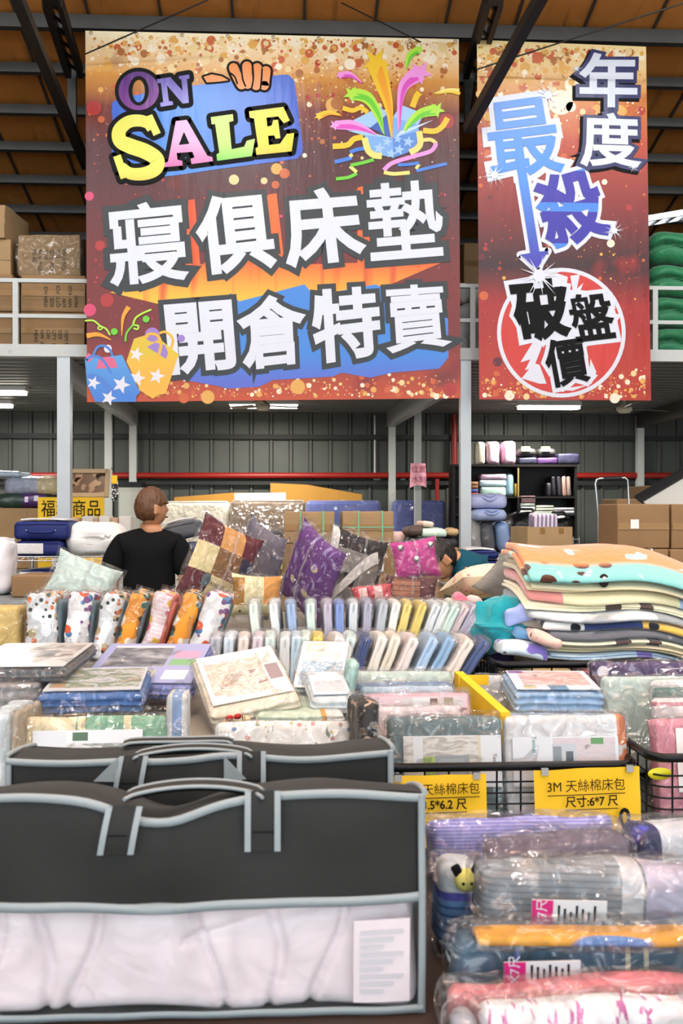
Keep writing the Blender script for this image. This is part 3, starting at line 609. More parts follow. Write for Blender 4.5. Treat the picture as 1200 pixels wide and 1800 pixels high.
carton('carton at the far left edge of the deck, bottom row',(-80,560,22,610),8.2,.5,kraft2,base=z1,h=.3,group='cartons on the deck')
carton('carton at the far left edge of the deck, middle row',(-80,500,22,550),8.2,.5,kraft2,base=z2,h=.3,group='cartons on the deck')
carton('carton at the far left edge of the deck, third row up',(-80,440,14,488),8.25,.5,kraft,base=z3,h=.3,rot=.08,group='cartons on the deck')
carton('topmost carton at the far left edge of the deck with a white label',(-70,378,17,440),8.25,.5,kraft,base=z3+.302,h=.27,rot=-.1,lab=(.75,.4),group='cartons on the deck',amp=.02)
carton('tall carton standing behind the stack on the left deck',(20,398,104,470),8.95,.45,kraft2,base=z1,h=1.02,group='cartons on the deck')
carton('small upright tan carton on white sacks between the two banners',(815,424,850,495),8.3,.3,kraftl,base=3.52,h=.34,tp=True)
sack=M('white_sack_cloth','d2d2ce',.7,bump=.4,bs=14,bd=.03)
for i,(r,Y,b,h,l) in enumerate((((800,560,828,610),8.2,z1,.3,'white sack on the deck between banners, bottom left of the pile'),((829,560,862,610),8.22,z1,.3,'white sack on the deck between banners, bottom right of the pile'),((803,530,856,560),8.22,3.2,.15,'flat white sack in the middle of the pile between the banners'),((798,505,829,530),8.2,3.345,.17,'upper left white sack under the small tan carton'),((830,505,860,530),8.24,3.345,.17,'upper right white sack under the small tan carton'))):
    softobj('sack',l,'sack',r,Y,.3,sack,.07,.02,8,(0,0,.05),(6,5,5),'white sacks',base=b,h=h)
grn=M('green_nylon','1f7a4c',.45,sheen=.3,bump=.5,bs=9,bd=.05,aniso=(1.6,1,.7))
for i,(y,b,h,l) in enumerate(((585,z1,.25,'green fabric bundle at the right of the deck, bottom of four'),(535,z1+.262,.25,'green fabric bundle second from bottom at the right of the deck'),(480,z1+.525,.265,'green fabric bundle second from top at the right of the deck'),(420,z1+.80,.28,'topmost green fabric bundle on the right of the deck'))):
    r=(1146,y-25,1290,y+25); t=thing('fabric_bundle',l,'fabric bundle',(rect3(r,8.3)[0],8.3+.25,b),group='green bundles'); w=rect3(r,8.3)[2]; dd=(w,.5,h)
    def fn(x,y_,z,f=wob(dd,.012,6,(0,.1,.0)),w=w,h=h):
        p=f(x,y_,z)
        if y_<0: p.y+=.07*math.exp(-((z+.01+.02*math.sin(x*9))/.025)**2); p.z+=.01*math.sin(x*22)*max(0,-y_/.25)
        return p
    G().soft(dd,.09,(14,5,12),fn,0,Matrix.Translation((0,0,h/2))).obj('bundle',grn,t); pth=[(-w*.3+w*.6*k/10,-.215+.01*math.sin(k),h*.5+.02*math.sin(k*.9)) for k in range(11)]
    G().tube(pth,.009,6).obj('seam_cord',grn,t)
g=thing('ladder','aluminium ladder lying on top of the green bundles on the deck','ladder',W(1220,384,8.5)); al=M('aluminium','c8cacc',.3,metal=.9); o=g.location
for dz in (0,.12): G().beam(W(1128,386,8.55)-o+Vector((0,dz*2.0,dz*.1)),W(1330,352,8.55)-o+Vector((0,dz*2.0,dz*.1)),.025,.05).obj('side_rail',al,g)
for k in range(8):
    p=W(1140+k*25,385-k*4.1,8.55)-o; G().beam(p,p+Vector((0,.24,.012)),.03,.02).obj('rung',al,g)
# ---------------- under the deck, back ----------------
def slab(name,label,cat,pts,Y,th,mat,group=None):
    o=W(sum(p[0] for p in pts)/len(pts),1131,Y); P=[W(x,y,Y) for x,y in pts]; P=[(p.x-o.x,0,p.z) for p in P]; n=len(P); o.z=0
    g=G(); g.add(P+[(p[0],th,p[2]) for p in P],[tuple(range(n-1,-1,-1)),tuple(range(n,2*n))]+[(i,(i+1)%n,n+(i+1)%n,n+i) for i in range(n)])
    return tag(g.obj(name,mat,None,o),label,cat,group)
fb=lambda Y:900+1.6*1750/Y
mk=M('mustard_cardboard','b58438',.75,var=.1,vs=4)
slab('cardboard_sheet','long brown cardboard sheet with a sloping top behind the mattresses','cardboard sheet',[(475,849),(540,852),(636,869),(638,fb(12.15)),(475,fb(12.15))],12.15,.012,mk)
slab('cardboard_sheet','low brown cardboard sheet standing behind the cream quilted mattress','cardboard sheet',[(306,874),(410,866),(474,867),(474,fb(12.1)),(306,fb(12.1))],12.1,.012,mk)
slab('foam_board','white foam board standing up behind the film wrapped mattress','foam board',[(412,867),(502,866),(503,fb(11.9)),(412,fb(11.9))],11.9,.05,M('white_foam','f0efec',.8))
def mattress(label,r,Y,th,mat,wrap=None):
    cx,z0,w,h=rect3(r,Y); h=h+z0; t=thing('mattress',label,'mattress',(cx,Y+th/2,0)); d=(w,th,h)
    G().soft(d,.05,(6,3,6),wob(d,.004,5),0,Matrix.Translation((0,0,h/2))).obj('mattress_body',mat,t)
    g=G(); e=.045
    for y in (-th/2+.02,th/2-.02): g.tube([(-w/2+e,y,e),(w/2-e,y,e),(w/2-.01,y,h/2),(w/2-e,y,h-.01),(-w/2+e,y,h-.01),(-w/2+.01,y,h/2)],.012,6,closed=True)
    g.obj('piping',mat,t)
    if wrap: dd=(w+.02,th+.02,h+.01); G().soft(dd,.05,(10,3,16),wob(dd,.008,12),0,Matrix.Translation((0,0,h/2))).obj('plastic_wrap',wrap,t)
quilt=M('cream_quilted_cover','e6dccb',.7,bump=.6,bs=11,bd=.03)
mattress('cream quilted mattress standing upright to the right of the man',(255,881,403,990),11.2,.2,quilt)
mattress('brown mattress wrapped in creased clear film standing upright',(405,879,537,990),11.15,.2,M('tan_mattress','a98f78',.6,pat=[('stripe','z',9,.4,'b59c84')]),film('stretch_film',.04,1,10,.12,rough=.1))
bm=M('blue_patterned_mattress','4a58a8',.55,pat=[('dots',(7,1,7),.18,'d8dcee')],var=.1)
mattress('blue spotted mattress in film behind the green strapped cartons',(538,880,669,990),11.5,.18,bm,FILMH)
mattress('blue spotted mattress in film behind the pink notice post',(691,880,783,990),11.45,.18,bm,FILMH)
# metal cabinet and pouch on the left
t=thing('metal_cabinet','grey metal cabinet standing against the back wall behind the thin white post','cabinet',(W(228,900,11.8).x,11.95,0)); h=W(228,856,11.8).z; w=.27
G().soft((w,.3,h),.01,(2,2,2),None,0,Matrix.Translation((0,0,h/2))).obj('cabinet_body',M('cabinet_grey','9a9c94',.5),t); G().box((0,0,h+.03),(w+.01,.31,.06)).obj('top_cover',ds,t); G().box((0,-.153,h*.72),(w*.85,.006,h*.5)).obj('door',M('cabinet_panel','aaaca4',.45),t); G().box((.08,-.16,h*.7),(.015,.02,.1)).obj('handle',ds,t)
p=W(202,862,11.2); t=thing('hanging_pouch','small black and white patterned pouch hanging beside the thin white post','pouch',p)
G().soft((.075,.05,.24),.03,(3,2,4)).obj('pouch_body',M('pouch_pattern','1c1a24',.5,pat=[('dots',40,.4,'e6e2da')]),t); G().box((.0,-.028,.12),(.06,.004,.09)).obj('price_tag',yel,t); G().tube([(0,0,.12),(.0,.0,.2),(-.05,0.05,.25)],.005,6).obj('hook',ds,t)
# left storage platform and its goods
table('storage_platform','steel storage platform behind the left wire rack',-90,262,8.3,9.9,1.1,gs,cat='platform')
carton('wide brown carton with a white label at the far left behind the blue bags',(-70,893,75,950),8.9,.6,kraft,lab=(.25,-.1),base=1.1,h=.535,tv=.55)
zb=1.637
def bagm(name,c,p=()): return M(name,c,.45,pat=p,coat=.5,coatr=.1,bump=.5,bs=16,bd=.02)
softobj('bedding_bag','flat purple and dark green bagged bedding under the beige one at the far left','bedding bag',(-10,866,88,893),9.0,.4,bagm('purple_green_bag','2a4036',[('band','x',.0,.2,'48286a'),('rect','x',.02,.05,'z',.05,.1,'e0d4e8'),('rect','x',.1,.14,'z',.06,.11,'d8cce0')]),.06,.015,8,(0,0,.1),(8,4,4),'bagged bedding at the far left',base=zb,h=.13)
softobj('bedding_bag','beige bagged bedding with a blue lining lying on the purple one','bedding bag',(5,840,105,868),9.0,.4,bagm('beige_blue_bag','cfbd8c',[('band','x',-.25,.05,'a6aec8')]),.06,.02,6,(0,0,.15),(8,4,4),'bagged bedding at the far left',base=zb+.125,h=.15,slv='bedding',slvm=FILMH)
softobj('bedding_bag','pale blue bagged bedding on top of the pile at the far left','bedding bag',(-60,836,36,850),9.05,.4,bagm('pale_blue_bag','aab6c6'),.04,.015,8,(0,0,.1),(6,4,3),'bagged bedding at the far left',base=zb+.272,h=.06)
softobj('bedding_bag','dark navy bag with white print between the beige bedding and the grey post','bedding bag',(89,845,112,893),9.42,.3,bagm('navy_print_bag','22263e',[('dots',30,.3,'c8ccd8')]),.05,.01,8,(0,0,.1),(4,4,4),'bagged bedding at the far left',base=zb,h=.23)
t=thing('shop_sign','yellow paper sign with large black Chinese characters behind the grey post','sign',W(125,999,8.7)); Q=t.location; w=rect3((67,874,184,999),8.7)
G().box((0,.005,w[3]/2),(w[2],.006,w[3])).obj('board',yel,t)
for i,(c,px) in enumerate(zip('福利商品',(85,111,139,165))):
    v,f=textmesh(c,.125,.0); p=W(px,896,8.7)-Q; G().add(v,f,0,False,Matrix.Translation((p.x,-.004,p.z))@Matrix.Rotation(PI/2,4,'X')@Matrix.Scale(1.25,4,(0,1,0))).obj('lettering',ink,t)
t=thing('wooden_frame_mirror','pale wooden framed mirror leaning above the yellow sign','mirror',W(152,874,9.1),(R(-14),0,R(-3))); w,h=.36,.26
wood=M('pale_wood','d8b98e',.5,var=.12,vs=4,aniso=(1,1,1))
g=G(); 
for s in (-1,1): g.box((s*w/2,0,h/2),(.035,.04,h)); g.box((0,0,h/2+s*(h/2-.018)),(w,.04,.036))
g.obj('frame',wood,t); G().box((0,.01,h/2),(w-.03,.01,h-.03)).obj('mirror_glass',M('mirror_glass','8a8680',.08,metal=.9,pat=[('blob',(9,1,9),.5,'c8c2b4',1,0,40),('blob',(7,1,12),.6,'3a342e',1,0,40)]),t)
pad=M('white_pad_fabric','e2dcd2',.8,var=.05); pade=M('tan_wrapped_block','cda987',.6,var=.1)
for i,(a,b,m,nm,l) in enumerate(((90,100,0,'foam_pad','narrow white pad left of the grey post under the yellow sign'),(127,138,1,'wood_block','tan wrapped block just right of the grey post'),(143,163.5,0,'foam_pad','white pad first to the right of the grey post'),(164,172,1,'wood_block','tan wrapped block between the first and second white pads'),(173,192.5,0,'foam_pad','white pad second to the right of the grey post'),(193.5,207,1,'wood_block','tan wrapped block between the second white pad and the man'),(208,230,0,'foam_pad','white pad beside the head of the man'))):
    softobj(nm,l,'pad' if m==0 else 'block',(a,907 if m==0 else 909,b,945),8.4,.22,(pad,pade)[m],.015,.004,6,(0,0,0),(2,2,4),'pads in a row',base=1.1,h=rect3((a,907 if m==0 else 910,b,945),8.4)[3]+rect3((a,907,b,945),8.4)[1]-1.1)
# left wire rack
def wrack(label,px0,px1,Y0,Y1,zs,ztop,mat,name='wire_rack'):
    x0,x1=W(px0,900,Y0).x,W(px1,900,Y0).x; t=thing(name,label,'rack',((x0+x1)/2,(Y0+Y1)/2,0)); w,d=x1-x0,Y1-Y0
    for sx in (-1,1):
        for sy in (-1,1): G().tube([(sx*w/2,sy*d/2,0),(sx*w/2,sy*d/2,ztop)],.012,8).obj('post',mat,t)
    for z in zs:
        g=G(); 
        for sy in (-1,1):
            for dz in (0,-.028): g.tube([(-w/2,sy*d/2,z+dz),(w/2,sy*d/2,z+dz)],.004,6)
            k=0; n=int(w/.04); g.tube([(-w/2+w*i/n,sy*d/2,z-(.028 if i%2 else 0)) for i in range(n+1)],.0025,4)
        for sx in (-1,1): g.tube([(sx*w/2,-d/2,z),(sx*w/2,d/2,z)],.004,6)
        n=int(w/.03)
        for i in range(n+1): g.tube([(-w/2+w*i/n,-d/2,z-.002),(-w/2+w*i/n,d/2,z-.002)],.0022,4)
        g.obj('shelf',mat,t)
    return t
chrome=M('chrome_wire','c4c6c8',.22,metal=.95)
ZR=1.29
wrack('chrome wire rack holding blue storage bags and the rolled white quilt',24,285,7.0,7.5,(ZR,1.12,.55),1.3,chrome)
navy_f=M('navy_nonwoven','1f2a68',.6,spec=.3,bump=.15,bs=60); clearw=M('bag_window_fill','d8d6d4',.4,coat=.8,bump=.4,bs=20)
def storage_bag(label,r,Y,depth,main,base,h,window=None,rot=(0,0,0),top=None,handle=True,group=None):
    cx,z0,w,_=rect3(r,Y); t=thing('storage_bag',label,'storage bag',(cx,Y+depth/2,base),rot,group); d=(w,depth,h)
    G().soft(d,.035,(6,5,4),wob(d,.006,8,(0,.03,.12)),0,Matrix.Translation((0,0,h/2))).obj('bag_body',main,t)
    if window: G().soft((w*.58,.012,h*.7),.005,(4,1,3),None,0,Matrix.Translation((-w*.18,-depth/2-.004,h*.5))).obj('clear_window',window,t)
    if top: G().soft((w*.8,depth*.8,.012),.005,(4,4,1),lambda x,y,z:(x,y,z+.012*(1-(2*x/w)**2)),0,Matrix.Translation((0,0,h*1.06))).obj('clear_window',top,t)
    if handle:
        G().tube([(-.09,-depth/2-.005,h*.5),(-.07,-depth/2-.025,h*.42),(.07,-depth/2-.025,h*.42),(.09,-depth/2-.005,h*.5)],.009,6).obj('handle',main,t)
        for s in (-.1,-.085,.085,.1): G().lathe([(.006,0),(.004,.006),(0,.007)],8,0,Matrix.Translation((s,-depth/2-.006,h*.52))@Matrix.Rotation(PI/2,4,'X')).obj('rivet',chrome,t)
    g=G(); g.tube([(-w/2+.02,-depth/2-.003,h*.86),(w/2-.02,-depth/2-.003,h*.86)],.004,6); g.obj('zip',main,t)
    return t
storage_bag('navy storage bag with a clear front window on the wire rack, under another navy bag',(25,952,109,978),7.02,.4,navy_f,ZR+.003,.105,clearw,handle=False,group='navy storage bags')
storage_bag('navy storage bag with a carry handle and pale top, upper one on the wire rack',(23,919,121,952),7.02,.42,navy_f,ZR+.118,.125,None,top=clearw,group='navy storage bags')
storage_bag('flat navy storage bag on the lower shelf of the chrome wire rack',(32,1002,104,1018),7.05,.4,navy_f,1.123,.07,clearw,handle=False,group='navy storage bags')
# rolled white quilt
wq=M('white_quilt_cotton','ece9e4',.8,sheen=.2,bump=.3,bs=9,bd=.04)
cx,z0,w,h=rect3((109,921,212,978),7.05); t=thing('quilt','thick white quilt folded into a roll on the wire rack','quilt',(cx,7.28,ZR+.003))
d=(w,.42,h*1.02)
def fq(x,y,z,f=wob(d,.015,7,(0,.08,.05))):
    p=f(x,y,z)
    if y<-.05:
        for a,b,c in ((-.03,.015,.05),(.035,.03,.045)): p.y+=.05*math.exp(-((z-a-.12*x*x*6+b)/.014)**2)*max(0,1-(x/.19)**2)
    return p
G().soft(d,.11,(16,5,18),fq,0,Matrix.Translation((0,0,h*.51))).obj('quilt_roll',wq,t)
for k,(a,b,rr) in enumerate(((.11,.05,.016),(.075,.03,.018))):
    G().tube([(a*math.cos(q*.5)*1.3,-.205+.005*q%2,h*.5+b*math.sin(q*.5)) for q in range(1,13)],rr,8,closed=False).obj('fold',wq,t)
# price sign on the rack
def price_sign(label,r,Y,mat,lines,tilt=0,name='price_sign',ly=None):
    cx,z0,w,h=rect3(r,Y); t=thing(name,label,'sign',(cx,Y,z0),(tilt,0,0))
    G().sheet(6,4,lambda a,b:(w*(a-.5),-.004*math.sin(a*5)*(1-b),h*b)).obj('paper',mat,t)
    for tx,x,y,sz,b in lines:
        v,f=textmesh(tx,sz,b); G().add(v,f,0,False,Matrix.Translation((x*w/2,-.008,h/2+y*h/2))@Matrix.Rotation(PI/2,4,'X')).obj('lettering',ink,t)
    return t
price_sign('yellow price sign hanging from the wire rack under the rolled white quilt',(136,980,178,1008),6.96,yel,[('——————',0,.5,.021,.0006),('————',0,0,.02,0),('———',-.2,-.5,.022,0)])
softobj('pillow_bag','white bagged pillow standing at the far left edge beside the wire rack','pillow',(-40,946,15,1047),6.3,.25,M('white_pillow_bag','e6e4ea',.5,coat=.6,bump=.5,bs=12),.06,.012,8,(0,.1,0),(6,5,8),base=rect3((0,946,10,1047),6.3)[1])
table('packing_table','low packing table carrying the open carton at the left',-70,105,6.0,6.7,rect3((0,946,10,1047),6.3)[1],gs)
carton('small brown open carton in front of the chrome wire rack',(20,1014,95,1052),6.15,.4,kraft2,tp=False,base=rect3((0,946,10,1047),6.3)[1]+.001)
# grey storage bags on a table right of the man
table('packing_table','plain packing table under the grey storage bags',288,372,6.8,7.5,.96,gs)
gbag=M('grey_nonwoven','5a5b60',.6,spec=.3,bump=.15,bs=60); bbag=M('teal_blue_nonwoven','1d3f6a',.6)
storage_bag('dark grey storage bag at the bottom of the stack beside the man',(312,1032,366,1054),6.85,.4,gbag,.963,.11,None,group='grey storage bags')
storage_bag('dark grey storage bag second from the bottom beside the man',(312,1006,362,1030),6.85,.4,gbag,1.088,.105,None,group='grey storage bags')
storage_bag('dark grey storage bag partly hidden by the pale green price sign',(310,978,360,1004),6.85,.4,gbag,1.205,.105,None,group='grey storage bags',handle=False)
storage_bag('blue storage bag under the tilted grey one beside the man',(318,960,358,976),6.85,.4,bbag,1.325,.06,None,handle=False)
storage_bag('tilted grey storage bag with a white top on the stack beside the man',(289,936,353,970),6.9,.4,gbag,1.41,.12,None,(0,R(-13),0),top=clearw,group='grey storage bags',handle=False)
price_sign('pale green price sign on the grey storage bags',(308,974,332,1004),6.835,lime,[('七桃',.35,.55,.022,0),('0/.',.5,-.4,.034,.03)])
# ---------------- green strapped cartons and clutter, centre ----------------
table('packing_table','packing table behind the row of bagged cushions',372,830,6.7,8.0,.9,gs)
lz=rect3((496,956,598,1010),7.0); hh=W(600,956,7.0).z-.9
carton('lower brown carton on the left under the green strapped pair',(496,956,599,1010),7.0,.45,kraft2,base=.901,h=hh,tv=-.9,group='stacked cartons')
carton('lower brown carton on the right under the green strapped pair, with a white label',(601,956,702,1010),7.0,.45,kraft2,base=.901,h=hh,lab=(.3,.3),group='stacked cartons')
carton('brown carton with two green straps on the left of the pair',(499,899,588,955),7.0,.42,kraft,strap=gstrap,sx=(-.35,.55),base=.904+hh,group='green strapped cartons')
carton('brown carton with two green straps on the right of the pair',(602,899,692,955),7.0,.42,kraft,strap=gstrap,sx=(-.38,.55),base=.904+hh,group='green strapped cartons',hstrap=True)
mz=M('mixed_cloth','ffffff',.7,tint=True,bump=.4,bs=10,bd=.03,var=.1)
def heap(name,label,cat,r,Y,depth,color,base=None,h=None,rad=.04,amp=.018,sc=8,rot=(0,0,0),group=None,mat=None,puff=(0,0,.1)):
    return softobj(name,label,cat,r,Y,depth,mat or mz,rad,amp,sc,puff,(7,5,4),group,rot,base,color,h)
zt=W(600,958,7.2).z
carton('plain brown carton under the folded goods left of the strapped cartons',(380,960,494,1010),7.1,.5,kraft2,base=.901,h=zt-.904,tp=False)
heap('storage_bag','white and navy bag behind the patchwork cushion','storage bag',(372,928,412,958),7.15,.3,'d8d8de',zt,.12)
heap('cap','small teal blue cap on the clutter left of the strapped cartons','cap',(455,948,474,962),7.05,.12,'2f7fa8',zt,.055,rad=.025)
heap('garment','dark folded garment slumped against the left strapped carton','garment',(470,936,497,960),7.15,.3,'3c3a44',zt,.1,rad=.05)
heap('garment','white folded cloth lying between the grey cushion and the dark garment','garment',(415,940,452,958),7.2,.3,'c8ccd0',zt,.07)
price_sign('pale green card standing left of the lower strapped carton',(484,970,496,1000),6.95,lime,[('——',0,.3,.014,0)])
heap('folded_towel','orange folded towel beside the pale green card','towel',(470,975,484,996),6.72,.2,'e08a2c',1.2,.08)
# garment heap right of centre
zg=W(700,962,7.3).z
carton('large plain carton under the heap of garments behind the bending person',(705,962,806,1010),7.25,.6,kraft2,base=.901,h=zg-.903,tp=False)
for i,(r,Y,c,b,h,l) in enumerate((((690,936,716,962),7.55,'f0cfcb',0,.105,'pale pink folded garment beside the right strapped carton'),((715,945,760,962),7.3,'2c2624',0,.07,'black folded garment at the base of the garment heap'),((760,945,806,962),7.3,'26242a',0,.07,'black folded garment at the right of the garment heap'),((716,932,744,946),7.3,'5a4a44',.075,.07,'brown cushion like garment on the left of the heap'),((738,930,786,946),7.32,'d2ead8',.075,.065,'pale mint folded cloth on top of the garment heap'),((742,921,764,931),7.34,'f2d2c2',.145,.045,'small peach cloth on the very top of the garment heap'),((787,932,808,946),7.33,'b89c72',.075,.06,'tan folded garment at the right end of the heap'))):
    heap('garment',l,'garment',r,Y,.32,c,zg+b,h,group='heap of garments')
# ---------------- black bookshelf at the back right ----------------
Yk=11.2; bw=M('black_shelf_board','1c1918',.5,spec=.3)
x0,x1,xm=W(798,900,Yk).x,W(1012,900,Yk).x,W(911,900,Yk).x; zt_=W(900,820,Yk).z; zs=[.1,.5,.95,W(900,905,Yk).z,W(900,874,Yk).z]
t=thing('bookshelf','tall black bookshelf against the back wall with bedding on every shelf','bookshelf',((x0+x1)/2,Yk+.16,0)); ox=(x0+x1)/2
for x in (x0,xm,x1): G().box((x-ox,0,zt_/2),(.025,.32,zt_)).obj('side_panel',bw,t)
for z in zs: G().box((0,0,z),(x1-x0,.31,.022)).obj('shelf',bw,t)
G().box((0,0,zt_+.012),(x1-x0+.03,.33,.026)).obj('top_board',bw,t); G().box((0,.165,zt_/2),(x1-x0,.008,zt_)).obj('back_panel',bw,t); G().box((xm-ox-.003,-.162,W(0,847,Yk).z),(.014,.004,.33)).obj('edge_strip',M('raw_wood_edge','b8985c',.6),t)
ZT=zt_+.026; Z1=zs[4]+.012; Z2=zs[3]+.012
plain=M('tinted_fabric','ffffff',.6,tint=True,bump=.3,bs=14,bd=.02,coat=.3,coatr=.15)
def it(name,label,cat,r,c,b,h=None,depth=.24,rad=.02,Y=Yk+.02,amp=.006,group=None,rot=(0,0,0),mat=None,puff=(0,.05,.05)):
    hh=h or rect3(r,Y)[3]; return softobj(name,label,cat,r,Y,depth,mat or plain,rad,amp,9,puff,(4,3,4),group,rot,b,c,hh)
it('pillow_bag','cream bagged pillow standing on top of the black bookshelf','pillow',(838,781,853,820),'d8d2bc',ZT,rad=.03)
it('pillow_bag','pink bagged pillow in the middle of three on the black bookshelf','pillow',(856,780,878,820),'e2bccf',ZT,rad=.04)
it('pillow_bag','pink bagged pillow at the right of three on the black bookshelf','pillow',(884,780,907,820),'dcb2c8',ZT,rad=.04)
it('folded_bedding','dark navy folded bedding on the bookshelf top beside the pink pillows','bedding',(912,808,944,820),'22243c',ZT)
it('folded_bedding','purple folded bedding on the bookshelf top','bedding',(945,808,980,820),'46285a',ZT)
it('folded_bedding','long navy folded bedding overhanging the right end of the bookshelf top','bedding',(981,801,1019,820),'26263e',ZT)
for px,l in ((926,'dark grey bag with a yellow tag left of two on the bookshelf top'),(961,'dark grey bag with a yellow tag right of two on the bookshelf top')):
    o=it('storage_bag',l,'storage bag',(px-15,793,px+17,808),'2c2c2a',ZT+.083,.1,rad=.045); G().box((-.02,-.125,.09),(.1,.01,.06),rot=(-.5,0,0)).obj('price_tag',lime,o)
for r,c,b,h,l in (((844,853,889,871),'bfe0d2',0,.105,'mint folded towel at the bottom of the wrapped stack in the bookshelf'),((843,840,890,853),'c6dcea',.11,.075,'pale blue folded towel in the middle of the wrapped stack in the bookshelf'),((845,829,890,840),'e2bcd6',.19,.065,'pink striped folded towel on top of the wrapped stack in the bookshelf')): it('folded_towel',l,'towel',r,c,Z1+b,h,group='towels in the bookshelf')
it('towel_roll','pale blue upright roll beside the towel stack in the bookshelf','towel',(889,831,904,871),'9cc2d4',Z1,rad=.04)
it('book','thin yellow book standing beside the pale blue roll','book',(904.5,849,908.5,871),'d8a82c',Z1,rad=.004,amp=0)
for i,(c,l) in enumerate((('c43a2a','red flat box at the bottom of the small pile behind the grey post'),('4a5a9c','blue flat box second in the small pile behind the grey post'),('8a5a3c','brown flat box third in the small pile behind the grey post'),('a87a5a','tan flat box on top of the small pile behind the grey post'))): it('flat_box',l,'box',(826,0,840,6),c,Z1+i*.042,.038,rad=.004,amp=.001,group='small flat boxes')
for i,(px,c,l) in enumerate(((966,'2a2830','black'),(975,'1e1c24','black'),(984,'26242e','black'),(993,'b08a80','pale edged'),(1001,'8c7a74','grey edged'))):
    it('garment_sleeve',['first','second','third','fourth','fifth'][i]+' '+l+' garment sleeve from the left in the right side of the bookshelf','garment',(px-3.5,836 if i>0 else 848,px+3.5,871),c,Z1,rad=.015,rot=(0,R(-4),0),group='garment sleeves')
for i,(c,l) in enumerate((('c8ccc4','bottom'),('d4d6d2','second'),('bcc4bc','third'))): it('book','grey white book, '+l+' of the pile under the pink box in the bookshelf','book',(914+i%2,0,940,6),c,Z2+i*.042,.038,rad=.004,amp=.001,group='books in the bookshelf')
it('flat_box','pink flat box on the pile of grey books in the bookshelf','box',(916,872,941,884),'dca8a4',Z2+.127,.075,rad=.005,amp=.001)
for i in range(3): it('book','pale '+('green','cream','green grey')[i]+' book, '+('bottom','middle','top')[i]+' of the wide pile in the bookshelf','book',(942,0,973,5),('b8c4ac','ccc8b4','c4ccb8')[i],Z2+i*.033,.03,rad=.004,amp=.001,group='books in the bookshelf')
for i in range(2): it('book','white book, '+('lower','upper')[i]+' of the pair at the right end of the bookshelf','book',(975-i*2,0,1009,5),('c8c8cc','b4b0b8')[i],Z2+i*.036,.033,rad=.004,amp=.001,group='books in the bookshelf')
# ---------------- rack with pillow bags, carton, black bags ----------------
ZK=1.25
table('steel_rack','dark steel rack behind the polka dot cushion holding pillow bags and an open carton',857,1030,7.4,9.3,ZK,ds,cat='rack')
def rk(name,label,cat,r,Y,c,b,h=None,**k): return softobj(name,label,cat,r,Y,k.pop('depth',.3),k.pop('mat',plain),k.pop('rad',.05),.008,8,k.pop('puff',(0,.06,.08)),(6,4,6),k.pop('group',None),k.pop('rot',(0,0,0)),ZK+b,c,h,slv=k.pop('slv',None))
rk('pillow_bag','clear bag with a white pillow standing beside the grey post','pillow',(826,913,849,965),8.7,'c8c6c2',0,.27,slv='pillow',rot=(0,R(-5),0),group='upright pillow bags')
rk('pillow_bag','clear bag with a dark grey pillow in the middle of the upright bags','pillow',(850,915,873,964),8.7,'77777c',0,.26,slv='pillow',rot=(0,R(-7),0),group='upright pillow bags')
rk('pillow_bag','sky blue pillow bag at the right of the upright bags','pillow',(877,917,901,964),8.68,'93afdc',0,.26,rot=(0,R(-7),0),group='upright pillow bags')
def totebag(label,r,b,h,c1):
    o=rk('tote_bag',label,'bag',r,8.6,c1,b,h,rad=.05); w=rect3(r,8.6)[2]
    for s in (-1,1):
        G().tube([(-.06,-.16,h*.75),(-.02,-.175,h*.55),(.02,-.175,h*.55),(.06,-.16,h*.75)] if s<0 else [(-.05,-.15,h*.95),(0,-.18,h*.8),(.05,-.15,h*.95)],.008,6).obj('handle',plain,o,color=c1)
    return o
totebag('lower lavender blue tote bag lying on the upright pillow bags',(834,897,893,914),.275,.1,'b4c4ee'); totebag('upper lavender tote bag with a white top above the other tote bag',(828,873,893,897),.385,.125,'c6ccf2')
rk('garment','small heap of pink and dark red cloth left of the open carton','garment',(902,940,921,965),8.3,'c4587a',0,.13,depth=.25)
# open carton
cx,z0,w,h=rect3((921,927,1003,985),7.6); h=W(0,927,7.6).z-ZK; t=thing('open_carton','open brown carton holding a clear packet in front of the black bags','cardboard box',(cx,7.8,ZK),(0,0,R(8))); g=G(); dp=.36
for s in (-1,1): g.box((s*w/2,0,h/2),(.006,dp,h)); g.box((0,s*dp/2,h/2),(w,.006,h))
g.box((0,0,.004),(w,dp,.006)); g.obj('carton',kraftl,t)
for s in (-.35,.5): G().box((s*w/2,-dp/2-.004,h-.03),(.04,.003,.045)).obj('tape',tape,t)
softobj('packet','clear packet of purple white linen sticking out of the open carton','packet',(935,912,978,980),7.72,.16,M('linen_print','e4dce8',.5,pat=[('stripe','x',30,.5,'8e7a9c')],coat=.6),.02,.006,9,(0,0,0),(4,3,5),None,(R(6),0,R(6)),ZK+.03,h=.31)
blkf=M('black_glossy_fabric','141416',.38,bump=.6,bs=7,bd=.05)
for r,Y,h,dp,l in (((895,900,962,960),9.0,.33,.3,'black fabric bag slumped behind the open carton'),((955,905,1015,960),9.05,.3,.28,'low black fabric bag between the bookshelf and the carton')):
    o=softobj('black_bag',l,'bag',r,Y,dp,blkf,.09,.03,5,(0,.1,.1),(8,6,6),base=ZK,h=h); G().tube([(-.1,-.05,h*.97),(-.05,-.06,h+.05),(.05,-.06,h+.05),(.1,-.05,h*.97)],.011,6).obj('handle',blkf,o)
